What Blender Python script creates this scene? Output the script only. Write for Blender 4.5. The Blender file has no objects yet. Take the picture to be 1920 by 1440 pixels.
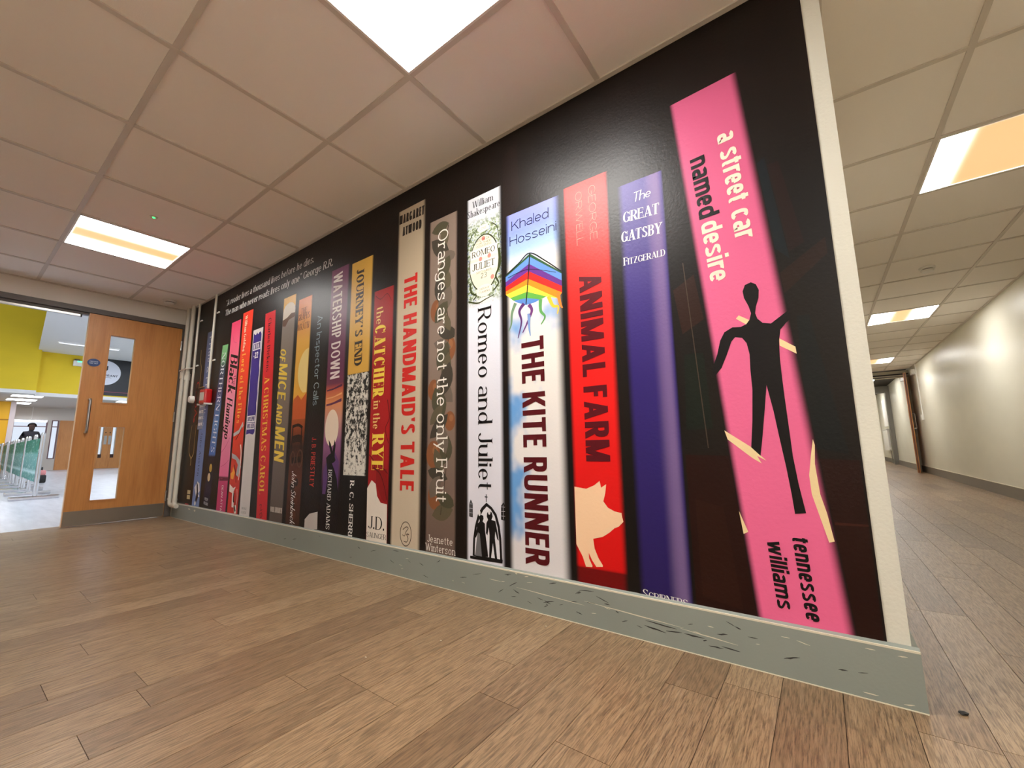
import bpy, bmesh, math, random
from mathutils import Matrix, Vector

S = bpy.context.scene
COL = S.collection
# ---------------------------------------------------------------- camera, world, exposure
cam_data = bpy.data.cameras.new('camera'); cam = bpy.data.objects.new('camera', cam_data); COL.objects.link(cam); S.camera = cam
cam_data.sensor_fit = 'HORIZONTAL'; cam_data.sensor_width = 36.0; cam_data.lens = 14.7137
cam_data.clip_start = .02; cam_data.clip_end = 200
RIGHT, DOWN, FWD = [[0.806125, 0.591568, -0.014506], [-0.098748, 0.110311, -0.988979], [-0.583448, 0.798673, 0.147341]]
CAM = Vector((-0.12595, -1.45267, 0.63448))
m = Matrix((RIGHT, [-c for c in DOWN], [-c for c in FWD])).transposed().to_4x4(); m.translation = CAM
cam.matrix_world = m

W = bpy.data.worlds.new('overcast_sky'); S.world = W; W.use_nodes = True
bg = W.node_tree.nodes['Background']; bg.inputs[0].default_value = (.80, .86, 1.0, 1); bg.inputs[1].default_value = 1.0
S.view_settings.view_transform = 'Standard'; S.view_settings.look = 'None'
S.cycles.max_bounces = 14; S.cycles.diffuse_bounces = 8; S.cycles.glossy_bounces = 6
S.view_settings.gamma = 1; S.view_settings.use_curve_mapping = False; S.view_settings.exposure = 0.0

LED = 49.0            # radiance of the bright zones of the corridor light panels
HALL = 38.0          # radiance of the added light panels over the near hall
H = 2.11              # ceiling height
GX, GY, G = -1.319, -.489, .6      # the ceiling grid
XW = -5.45            # face of the door wall
XE = 1.495            # face of the right wall
YS = -2.75            # wall behind the camera
rnd = random.Random(7)

# ---------------------------------------------------------------- helpers
def lin(c):
    return tuple((v / 255 / 12.92 if v <= 10 else ((v / 255 + .055) / 1.055) ** 2.4) for v in c) + (1,)

class NT:
    """shorthand for building node trees"""
    def __init__(s, name):
        s.m = bpy.data.materials.new(name); s.m.use_nodes = True; s.t = s.m.node_tree
        s.b = s.t.nodes['Principled BSDF']
    def n(s, typ, **kw):
        o = s.t.nodes.new(typ)
        for k, v in kw.items():
            if k.startswith('i_'):
                key = k[2:]; key = int(key) if key.isdigit() else key.replace('_', ' ')
                s.put(o.inputs[key], v)
            else: setattr(o, k, v)
        return o
    def put(s, sock, v):
        if isinstance(v, bpy.types.NodeSocket): s.t.links.new(v, sock)
        elif isinstance(v, bpy.types.Node): s.t.links.new(v.outputs[0], sock)
        else: sock.default_value = v
    def math(s, op, a, b=None, c=None):
        o = s.n('ShaderNodeMath', operation=op); s.put(o.inputs[0], a)
        if b is not None: s.put(o.inputs[1], b)
        if c is not None: s.put(o.inputs[2], c)
        return o.outputs[0]
    def smooth(s, v, a, b):
        o = s.n('ShaderNodeMapRange', interpolation_type='SMOOTHSTEP'); s.put(o.inputs[0], v); s.put(o.inputs[1], a); s.put(o.inputs[2], b)
        return o.outputs[0]
    def mix(s, f, a, b, mode='MIX'):
        o = s.n('ShaderNodeMix', data_type='RGBA', blend_type=mode); s.put(o.inputs[0], f); s.put(o.inputs[6], a); s.put(o.inputs[7], b)
        return o.outputs[2]
    def pos(s, scale):
        g = s.n('ShaderNodeNewGeometry'); v = s.n('ShaderNodeVectorMath', operation='MULTIPLY'); s.put(v.inputs[0], g.outputs[0]); v.inputs[1].default_value = scale
        return v.outputs[0]
    def noise(s, vec, scale=1.0, detail=2.0, rough=.5):
        o = s.n('ShaderNodeTexNoise'); s.put(o.inputs['Vector'], vec); o.inputs['Scale'].default_value = scale
        o.inputs['Detail'].default_value = detail; o.inputs['Roughness'].default_value = rough
        return o.outputs[0]
    def ramp(s, f, stops, interp='LINEAR'):
        o = s.n('ShaderNodeValToRGB'); s.put(o.inputs[0], f); r = o.color_ramp; r.interpolation = interp
        while len(r.elements) < len(stops): r.elements.new(.5)
        for e, (p, c) in zip(r.elements, sorted(stops, key=lambda q: q[0])): e.position = p; e.color = c
        return o.outputs[0]
    def bump(s, h, strength, dist=.01):
        o = s.n('ShaderNodeBump'); s.put(o.inputs['Height'], h); o.inputs['Strength'].default_value = strength; o.inputs['Distance'].default_value = dist
        s.put(s.b.inputs['Normal'], o.outputs[0])
    def color(s, v): s.put(s.b.inputs['Base Color'], v)
    def set(s, rough=.5, metal=0, spec=.5):
        s.b.inputs['Roughness'].default_value = rough; s.b.inputs['Metallic'].default_value = metal; s.b.inputs['Specular IOR Level'].default_value = spec
        return s.m

def plain(name, rgb, rough=.5, metal=0, spec=.5, grain=0, gs=200):
    t = NT(name); t.color(lin(rgb))
    if grain: t.bump(t.noise(t.pos((gs,) * 3), 1, 3), grain, .002)
    return t.set(rough, metal, spec)

def mesh(name, V, F, mat=None, parent=None, smooth=False):
    me = bpy.data.meshes.new(name); me.from_pydata([tuple(v) for v in V], [], F); me.update()
    o = bpy.data.objects.new(name, me); COL.objects.link(o)
    if mat: me.materials.append(mat)
    if parent: o.parent = parent
    if smooth: me.polygons.foreach_set('use_smooth', [True] * len(F))
    return o

class MB:
    """collects boxes, tubes and prisms for ONE mesh"""
    def __init__(s): s.V = []; s.F = []
    def box(s, x0, x1, y0, y1, z0, z1):
        b = len(s.V); s.V += [(x, y, z) for z in (z0, z1) for y in (y0, y1) for x in (x0, x1)]
        s.F += [[b + i for i in f] for f in ((0, 2, 3, 1), (4, 5, 7, 6), (0, 1, 5, 4), (2, 6, 7, 3), (0, 4, 6, 2), (1, 3, 7, 5))]
        return s
    def bbox(s, x0, x1, y0, y1, z0, z1, r=.004):
        """box with chamfered edges"""
        bm = bmesh.new(); bmesh.ops.create_cube(bm, size=1)
        for v in bm.verts: v.co = ((x0 + x1) / 2 + v.co.x * (x1 - x0), (y0 + y1) / 2 + v.co.y * (y1 - y0), (z0 + z1) / 2 + v.co.z * (z1 - z0))
        bmesh.ops.bevel(bm, geom=bm.edges[:], offset=r, segments=2, affect='EDGES', profile=.6)
        bm.verts.index_update(); b = len(s.V); s.V += [tuple(v.co) for v in bm.verts]; s.F += [[b + v.index for v in f.verts] for f in bm.faces]; bm.free()
        return s
    def tube(s, pts, r, n=12, cap=True):
        P = [Vector(p) for p in pts]; rr = r if isinstance(r, (list, tuple)) else [r] * len(P); b0 = len(s.V); up = None
        for i, p in enumerate(P):
            d = (P[min(i + 1, len(P) - 1)] - P[max(i - 1, 0)]).normalized()
            if up is None:
                up = Vector((0, 0, 1)) if abs(d.z) < .9 else Vector((1, 0, 0))
            a = d.cross(up).normalized(); up2 = a.cross(d).normalized(); up = up2
            for k in range(n):
                t = 2 * math.pi * k / n; s.V.append(tuple(p + rr[i] * (math.cos(t) * a + math.sin(t) * up2)))
        for i in range(len(P) - 1):
            for k in range(n):
                a, c = b0 + i * n + k, b0 + i * n + (k + 1) % n; s.F.append([a, c, c + n, a + n])
        if cap:
            s.F.append([b0 + k for k in range(n)][::-1]); s.F.append([b0 + (len(P) - 1) * n + k for k in range(n)])
        return s
    def prism(s, pts, axis, a, b):
        """extrude a 2-D outline along x, y or z"""
        n = len(pts); k = len(s.V)
        f = {'x': lambda p, t: (t, p[0], p[1]), 'y': lambda p, t: (p[0], t, p[1]), 'z': lambda p, t: (p[0], p[1], t)}[axis]
        s.V += [f(p, a) for p in pts] + [f(p, b) for p in pts]
        s.F += [[k + i, k + (i + 1) % n, k + n + (i + 1) % n, k + n + i] for i in range(n)] + [[k + i for i in range(n)][::-1], [k + n + i for i in range(n)]]
        return s
    def build(s, name, mat=None, parent=None, smooth=False, loc=None):
        V = s.V if loc is None else [tuple(Vector(v) - Vector(loc)) for v in s.V]
        o = mesh(name, V, s.F, mat, parent, smooth)
        if loc is not None and parent is None: o.location = loc
        bm = bmesh.new(); bm.from_mesh(o.data); bmesh.ops.recalc_face_normals(bm, faces=bm.faces[:]); bm.to_mesh(o.data); bm.free()
        if smooth:
            try: o.data.set_sharp_from_angle(angle=math.radians(40))
            except Exception: pass
        return o

def tag(o, label, cat, group=None):
    o['label'] = label; o['category'] = cat
    if group: o['group'] = group
    return o
def struct(o): o['kind'] = 'structure'; return o
def empty(name, loc=(0, 0, 0), label=None, cat=None, group=None):
    o = bpy.data.objects.new(name, None); COL.objects.link(o); o.location = loc; o.empty_display_size = .05
    if label: tag(o, label, cat, group)
    return o
def copy_tree(o, parent=None):
    c = o.copy(); COL.objects.link(c)
    if parent: c.parent = parent
    for ch in list(o.children): copy_tree(ch, c)
    return c
def project(p):
    d = Vector(p) - CAM; z = d.dot(Vector(FWD))
    if z < .05: return None
    f = cam_data.lens / 36 * 1920
    return 960 + f * d.dot(Vector(RIGHT)) / z, 720 + f * d.dot(Vector(DOWN)) / z, z

# ---------------------------------------------------------------- materials of the setting
def mat_planks():
    t = NT('wood_vinyl')
    at = t.n('ShaderNodeAttribute', attribute_name='tone').outputs['Fac']
    r = t.math('FRACT', t.math('ADD', t.n('ShaderNodeObjectInfo').outputs['Random'], at))
    g = t.n('ShaderNodeNewGeometry').outputs[0]
    off = t.n('ShaderNodeCombineXYZ'); t.put(off.inputs[0], t.math('MULTIPLY', r, 37.0)); t.put(off.inputs[1], t.math('MULTIPLY', r, 91.0))
    ad = t.n('ShaderNodeVectorMath', operation='ADD'); t.put(ad.inputs[0], g); t.put(ad.inputs[1], off.outputs[0])
    def sc(x, y):
        v = t.n('ShaderNodeVectorMath', operation='MULTIPLY'); t.put(v.inputs[0], ad.outputs[0]); v.inputs[1].default_value = (x, y, 1); return v.outputs[0]
    figure = t.noise(sc(11, .9), 1, 3, .55)
    warp = t.noise(sc(60, 14), 1, 2, .5)
    rings = t.math('SINE', t.math('ADD', t.math('MULTIPLY', figure, 105.0), t.math('MULTIPLY', warp, 7.0)))
    fine = t.noise(sc(330, 16), 1, 4, .7)
    streak = t.noise(sc(75, 3.5), 1, 3, .6)
    base = t.ramp(r, [(0, lin((124, 99, 73))), (.3, lin((150, 123, 93))), (.7, lin((142, 116, 87))), (1, lin((164, 138, 107)))])
    c = t.mix(t.math('MULTIPLY', t.math('MULTIPLY', t.smooth(rings, -.2, 1.0), t.smooth(streak, .25, .65)), .55), base, lin((76, 57, 38)))
    c = t.mix(t.math('MULTIPLY', t.smooth(fine, .42, .66), .72), c, lin((66, 48, 33)))
    c = t.mix(t.math('MULTIPLY', t.smooth(streak, .5, .8), .5), c, lin((172, 148, 118)))
    t.color(c)
    t.put(t.b.inputs['Roughness'], t.math('MULTIPLY_ADD', fine, .16, .30))
    t.bump(t.math('ADD', fine, t.math('MULTIPLY', rings, .12)), .22, .0012)
    t.b.inputs['Specular IOR Level'].default_value = .5
    return t.m
def mat_tile():
    t = NT('mineral_tile'); n = t.noise(t.pos((260, 260, 260)), 1, 4, .7)
    r = t.n('ShaderNodeObjectInfo').outputs['Random']
    t.color(t.mix(t.math('MULTIPLY', r, .6), lin((244, 239, 233)), lin((236, 230, 222))))
    t.bump(n, .25, .002); return t.set(.9, 0, .2)
def mat_paint(name, rgb, rough, wave=0.0, fine=.25):
    t = NT(name); n = t.noise(t.pos((130, 130, 130)), 1, 3); w = t.noise(t.pos((3.2, 1.1, 2.2)), 1, 2)
    t.color(t.mix(t.smooth(w, .2, .8), lin(rgb), lin([v * .96 for v in rgb])))
    if wave:
        b1 = t.n('ShaderNodeBump'); t.put(b1.inputs['Height'], w); b1.inputs['Strength'].default_value = wave; b1.inputs['Distance'].default_value = .03
        b2 = t.n('ShaderNodeBump'); t.put(b2.inputs['Height'], n); b2.inputs['Strength'].default_value = fine; b2.inputs['Distance'].default_value = .002; t.put(b2.inputs['Normal'], b1.outputs[0])
        t.put(t.b.inputs['Normal'], b2.outputs[0])
    else: t.bump(n, fine, .002)
    return t.set(rough, 0, .4)
def mat_veneer():
    t = NT('oak_veneer'); f = t.noise(t.pos((9, 9, 1.1)), 1, 3, .6); s = t.noise(t.pos((120, 120, 5)), 1, 3, .6)
    c = t.ramp(f, [(.25, lin((186, 124, 66))), (.5, lin((200, 138, 76))), (.75, lin((176, 112, 58)))])
    t.color(t.mix(t.math('MULTIPLY', t.smooth(s, .4, .8), .3), c, lin((150, 94, 46)))); t.bump(s, .06, .001)
    return t.set(.38)
def mat_hallfloor():
    t = NT('grey_vinyl'); n = t.noise(t.pos((2.0, 14, 1)), 1, 4, .6)
    t.color(t.ramp(n, [(.3, lin((168, 170, 176))), (.7, lin((196, 198, 204)))])); return t.set(.3)

M = dict(
    plank=mat_planks(), tile=mat_tile(), veneer=mat_veneer(), hallfloor=mat_hallfloor(),
    joint=plain('dark_joint', (52, 40, 32), .8), bar=plain('grid_white', (206, 198, 188), .45),
    plenum=plain('plenum', (60, 56, 52), .9), cream=mat_paint('cream_paint', (228, 223, 206), .5),
    gloss=mat_paint('cream_gloss', (226, 222, 206), .38, .35, .08), header=mat_paint('grey_beige', (236, 231, 224), .5),
    skirt=mat_paint('grey_green_paint', (134, 140, 134), .38, 0, .15), skirt2=plain('grey_brown_paint', (116, 108, 98), .4),
    edge=plain('worn_cream', (206, 198, 178), .5), frame=plain('dark_grey_frame', (92, 86, 82), .45),
    steel=plain('brushed_steel', (178, 176, 172), .28, 1), chrome=plain('chrome', (215, 215, 215), .12, 1),
    kick=plain('dull_steel', (150, 143, 134), .36, 1), white=plain('white_plastic', (232, 230, 224), .4), pipe=plain('pipe_paint', (212, 208, 196), .4),
    black=plain('black', (22, 20, 20), .5), yellow=mat_paint('yellow_paint', (226, 196, 30), .6), hallwhite=plain('hall_white', (222, 222, 220), .7),
    hallbeige=plain('hall_beige', (206, 200, 190), .7), scuff=plain('scuff_black', (38, 36, 34), .6))
def mat_emit(name, rgb, k):
    t = NT(name); t.color(lin(rgb)); t.b.inputs['Emission Color'].default_value = lin(rgb); t.b.inputs['Emission Strength'].default_value = k; return t.set(.4)
def mat_led(name, edge, mid, a0=.0, a1=.24):
    """edge-lit panel: two white lit sides and a weaker, warmer middle, across the local x of the diffuser"""
    t = NT(name); x = t.n('ShaderNodeSeparateXYZ', i_0=t.n('ShaderNodeTexCoord').outputs['Object']).outputs[0]
    a = t.smooth(t.math('ABSOLUTE', x), a0, a1)
    y = t.n('ShaderNodeSeparateXYZ', i_0=t.n('ShaderNodeTexCoord').outputs['Object']).outputs[1]
    a = t.math('MAXIMUM', a, t.smooth(t.math('ABSOLUTE', y), .262, .31))
    a = t.math('POWER', a, 3.0)
    t.put(t.b.inputs['Emission Color'], t.mix(a, (mid[0], mid[1], mid[2], 1), (edge * 1.0, edge * .98, edge * .95, 1))); t.b.inputs['Emission Strength'].default_value = 1.0
    t.color((.3, .3, .3, 1)); return t.set(.4)
def mat_glass():
    t = NT('clear_glass'); t.color((.96, .98, .97, 1)); t.b.inputs['Transmission Weight'].default_value = 1; t.b.inputs['IOR'].default_value = 1.02; return t.set(0.0)
M['glass'] = mat_glass()

# ---------------------------------------------------------------- floor: base and planks
floor = struct(MB().box(XW - .12, XE, YS, 17, -.12, -.004).build('floor', M['joint']))
PW = .128
unit = MB().box(-PW / 2 + .0007, PW / 2 - .0007, -.5, .5, -.004, 0)
um = bpy.data.meshes.new('plank'); um.from_pydata(unit.V, [], unit.F); um.materials.append(M['plank'])
boards = []
k = 0; x = XE + .04
while x > XW - .2:
    x = -.018 - PW * (k - 12) + PW / 2; k += 1
    x0, x1 = max(x - PW / 2, XW - .12), min(x + PW / 2, XE)
    if x1 - x0 < .01: continue
    yend = 17 if x > 0 else 0
    y = YS - rnd.random() * .9
    if -1.3 < x < -1.1: y = -.702 - .91 * 4
    while y < yend:
        a, b = max(y, YS), min(y + .91, yend); y += .91
        if b - a > .01: boards.append(((x0 + x1) / 2, (a + b) / 2, x1 - x0, b - a))
def weight(b):
    p = project((b[0], b[1], 0)); q = [project((b[0], b[1] + s * b[3] / 2, 0)) for s in (-1, 1)]
    pts = [r for r in [p] + q if r]
    if not any(-60 < r[0] < 1980 and -60 < r[1] < 1500 for r in pts): return 0
    return 1 / min(r[2] for r in pts)
boards.sort(key=weight, reverse=True)
for b in boards[:300]:
    o = bpy.data.objects.new('plank', um); COL.objects.link(o); o.parent = floor
    o.location = (b[0], b[1], 0); o.scale = ((b[2] - .0014) / (PW - .0014), b[3] - .0014, 1)
mb = MB(); tones = []
for b in boards[300:]:
    mb.box(b[0] - b[2] / 2 + .0004, b[0] + b[2] / 2 - .0004, b[1] - b[3] / 2 + .0004, b[1] + b[3] / 2 - .0004, -.004, 0); tones += [rnd.random()] * 6
far = mesh('far_planks', mb.V, mb.F, M['plank'], floor); far['kind'] = 'stuff'
at = far.data.attributes.new('tone', 'FLOAT', 'FACE'); at.data.foreach_set('value', tones)

# ---------------------------------------------------------------- walls
struct(MB().box(XW - .12, 0, .002, .15, -.1, H + .3).build('wall_north', mat_paint('strip_paint', (206, 204, 192), .5, 0, .4)))          # carries the mural
struct(MB().box(-.15, 0, .15, 17, -.1, H + .3).build('wall_corridor', M['cream']))
struct(MB().box(XE, XE + .15, YS, 17, -.1, H + .3).build('wall_east', M['gloss']))
struct(MB().box(XW - .12, XE + .15, YS - .15, YS, -.1, H + .3).build('wall_south', M['cream']))
OY = -1.49                                                                                         # far side of the doorway
struct(MB().prism([(0, -.1), (.15, -.1), (.15, H + .3), (YS, H + .3), (YS, -.1), (OY - .04, -.1), (OY - .04, 1.95), (0, 1.95)], 'x', XW - .12, XW).build('wall_west', M['header']))
struct(MB().box(-.15, XE + .15, 17, 17.15, -.1, H + .3).build('wall_far', M['cream']))
# skirting: a board with a sloped top, along the mural wall and round its corner
SP, SH = .0135, .132
def skirting(name, a, b, axis, mat):
    return struct(MB().prism(a, axis, *b).build(name, mat))
base_n = struct(MB().prism([(0, 0), (-SP, 0), (-SP, SH), (-SP + .003, SH + .003), (0, SH + .009)], 'x', -5.33, SP).build('baseboard_north', M['skirt']))
MB().box(-5.33, SP, -SP - .0004, .0, SH - .001, SH + .0036).build('painted_edge', M['edge'], base_n)
MB().box(-5.33, SP, -SP - .0012, -SP + .001, 0, .0025).build('floor_seal', M['edge'], base_n)
base_c = struct(MB().prism([(0, 0), (SP, 0), (SP, SH), (0, SH + .009)], 'y', .001, 17).build('baseboard_corridor', M['skirt']))
for v in base_c.data.vertices: pass
base_e = struct(MB().box(XE - .014, XE, YS, 17, 0, .125).build('baseboard_east', M['skirt2']))
MB().box(XE - .0146, XE, YS, 17, .125, .13).build('painted_edge', M['edge'], base_e)
struct(MB().box(XW, XE - .02, YS, YS + .014, 0, .13).build('baseboard_south', M['skirt2']))
# scuffs and scratches on the front of the skirting
def marks(name, mat, spec, depth):
    V = []; F = []
    for (x, z, l, w, a) in spec:
        b = len(V); ca, sa = math.cos(a), math.sin(a); n = 5; up = []; dn = []
        for i in range(n + 1):
            u = (i / n - .5) * l; t = w * (1 - abs(2 * i / n - 1) ** 1.5) * (.6 + .4 * rnd.random()) + .0003; j = rnd.uniform(-.3, .3) * w
            up.append((x + u * ca - (t + j) * sa, -SP - depth, z + u * sa + (t + j) * ca)); dn.append((x + u * ca - (j - t) * sa, -SP - depth, z + u * sa + (j - t) * ca))
        V += dn + up
        F += [[b + i, b + i + 1, b + n + 2 + i, b + n + 1 + i] for i in range(n)]
    o = mesh(name, V, F, mat, base_n); o['kind'] = 'stuff'; return o
r3 = random.Random(11)
dk = [(-1.19 + .004, .085, .045, .0016, .5), (-1.02, .05, .05, .002, .25), (-.86, .118, .06, .0012, .1), (-.80, .10, .05, .0015, -.3), (-.62, .045, .07, .003, -.12), (-.60, .062, .10, .0022, -.05), (-.56, .05, .05, .002, .1), (-.50, .052, .06, .0025, .0), (-.42, .075, .03, .002, .2), (-.40, .04, .05, .002, -.05), (-.44, .035, .04, .002, .02), (-.25, .055, .04, .0022, .3), (-.14, .055, .02, .002, .1), (-.10, .06, .02, .001, .2), (-.34, .085, .025, .0012, 0)]
for i in range(26): dk.append((r3.uniform(-1.25, -.35), r3.uniform(.03, .12), r3.uniform(.008, .035), r3.uniform(.0006, .0018), r3.uniform(-.5, .6)))
for i in range(14): dk.append((r3.uniform(-3.2, -1.2), r3.uniform(.03, .12), r3.uniform(.015, .05), r3.uniform(.0006, .0016), r3.uniform(-.4, .6)))
marks('scuff_marks', M['scuff'], dk, .0003)
lt = [(-1.28, .085, .06, .0012, -.02), (-1.02, .072, .30, .0016, -.03), (-.70, .075, .34, .0017, -.04), (-.46, .06, .16, .0014, -.06), (-.22, .10, .03, .001, -.2), (-.26, .105, .02, .001, 0), (-.08, .12, .02, .0010, 0), (-.02, .118, .018, .0012, .1), (-.02, .012, .02, .0012, .2), (-.09, .015, .03, .0015, 0), (-1.12, .125, .02, .002, .2), (-1.17, .128, .012, .002, -.2), (-4.72, .105, .05, .010, .1), (-4.86, .11, .06, .009, 0)]
for i in range(12): lt.append((r3.uniform(-1.9, -.3), r3.uniform(.03, .12), r3.uniform(.008, .03), r3.uniform(.0005, .001), r3.uniform(-.2, .2)))
marks('scratches', M['edge'], lt, .0005)
# ---------------------------------------------------------------- ceiling: plenum, tiles, grid bars
ceil = struct(MB().box(XW - .12, XE + .15, YS, 17, H + .05, H + .12).build('ceiling', M['plenum']))
xs = [XW] + [GX + G * i for i in range(-6, 5) if GX + G * i > XW + .05] + [XE]
ys = [YS] + [GY + G * j for j in range(-3, 19)]
YD = ys[-1]
ut = MB().box(-.5, .5, -.5, .5, 0, .014)
tm = bpy.data.meshes.new('ceiling_tile'); tm.from_pydata(ut.V, [], ut.F); tm.materials.append(M['tile'])
def cell(i, j): return (round((xs[i] + xs[i + 1]) / 2, 3), round((ys[j] + ys[j + 1]) / 2, 3))
LIGHTS = [(GX + .3, GY - .3), (GX - 4.5 * G, GY - .3), (GX + 3.5 * G, GY + 3.5 * G), (GX + 3.5 * G, GY + 9.5 * G), (GX + 3.5 * G, GY + 15.5 * G), (GX + 3.5 * G, GY - 2.5 * G)]
for i in range(len(xs) - 1):
    for j in range(len(ys) - 1):
        cx, cy = cell(i, j); x0, x1, y0, y1 = xs[i], xs[i + 1], ys[j], ys[j + 1]
        if x1 <= .02: y1 = min(y1, 0.0)
        if y0 >= 0: x0 = max(x0, 0.0)
        if x1 - x0 < .02 or y1 - y0 < .02: continue
        if any(abs(cx - a) < .2 and abs(cy - b) < .2 for a, b in LIGHTS): continue
        o = bpy.data.objects.new('ceiling_tile', tm); COL.objects.link(o); o.parent = ceil
        o.location = ((x0 + x1) / 2, (y0 + y1) / 2, H + .004 + rnd.uniform(0, .0012)); o.scale = (x1 - x0 - .004, y1 - y0 - .004, 1)
for x in xs[1:-1]:
    MB().box(x - .011, x + .011, YS, 0 if x < 0 else YD, H - .0016, H + .006).build('grid_bar', M['bar'], ceil)
for y in ys[1:]:
    MB().box(0 if y > 0 else XW, XE, y - .011, y + .011, H - .001, H + .006).build('grid_bar', M['bar'], ceil)
# wall angle at the edge of the ceiling
struct(MB().box(XW, .0, -.02, 0, H - .003, H + .004).build('trim_1', M['bar']))
struct(MB().box(XE - .02, XE, YS, YD, H - .003, H + .004).build('trim_2', M['bar']))
struct(MB().box(0, .02, 0, YD, H - .003, H + .004).build('trim_3', M['bar']))
struct(MB().box(XW, XW + .02, YS, -.02, H - .003, H + .004).build('trim_4', M['bar']))

# ---------------------------------------------------------------- LED panels
LMAT = [mat_led('led_white', LED, (LED * .85, LED * .82, LED * .77)), mat_led('led_warm', LED, (.98, .60, .25)), mat_led('led_orange', LED * 1.35, (.92, .54, .22), .10, .29)]
LLAB = ['square light panel glowing white over the middle of the book mural', 'square light panel with warm middle over the wooden door end of the book mural',
        'square orange-centred light panel in the side corridor, before the round smoke detector', 'square light panel in the side corridor just beyond the smoke detector',
        'square light panel in the side corridor close to the open brown fire door', 'square light panel in the ceiling by the rear wall']
for (lx, ly), lab, mt in zip(LIGHTS, LLAB, (0, 1, 2, 1, 1, 0)):
    L = empty('ceiling_light', (lx, ly, H), lab, 'ceiling light', 'square ceiling light panels')
    fr = MB()
    for a in ((-.292, .292, -.292, -.283), (-.292, .292, .283, .292), (-.292, -.283, -.283, .283), (.283, .292, -.283, .283)): fr.box(*a, -.003, .02)
    fr.build('frame', M['white'], L)
    MB().box(-.283, .283, -.283, .283, .0, .006).build('diffuser', LMAT[mt], L)

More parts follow.
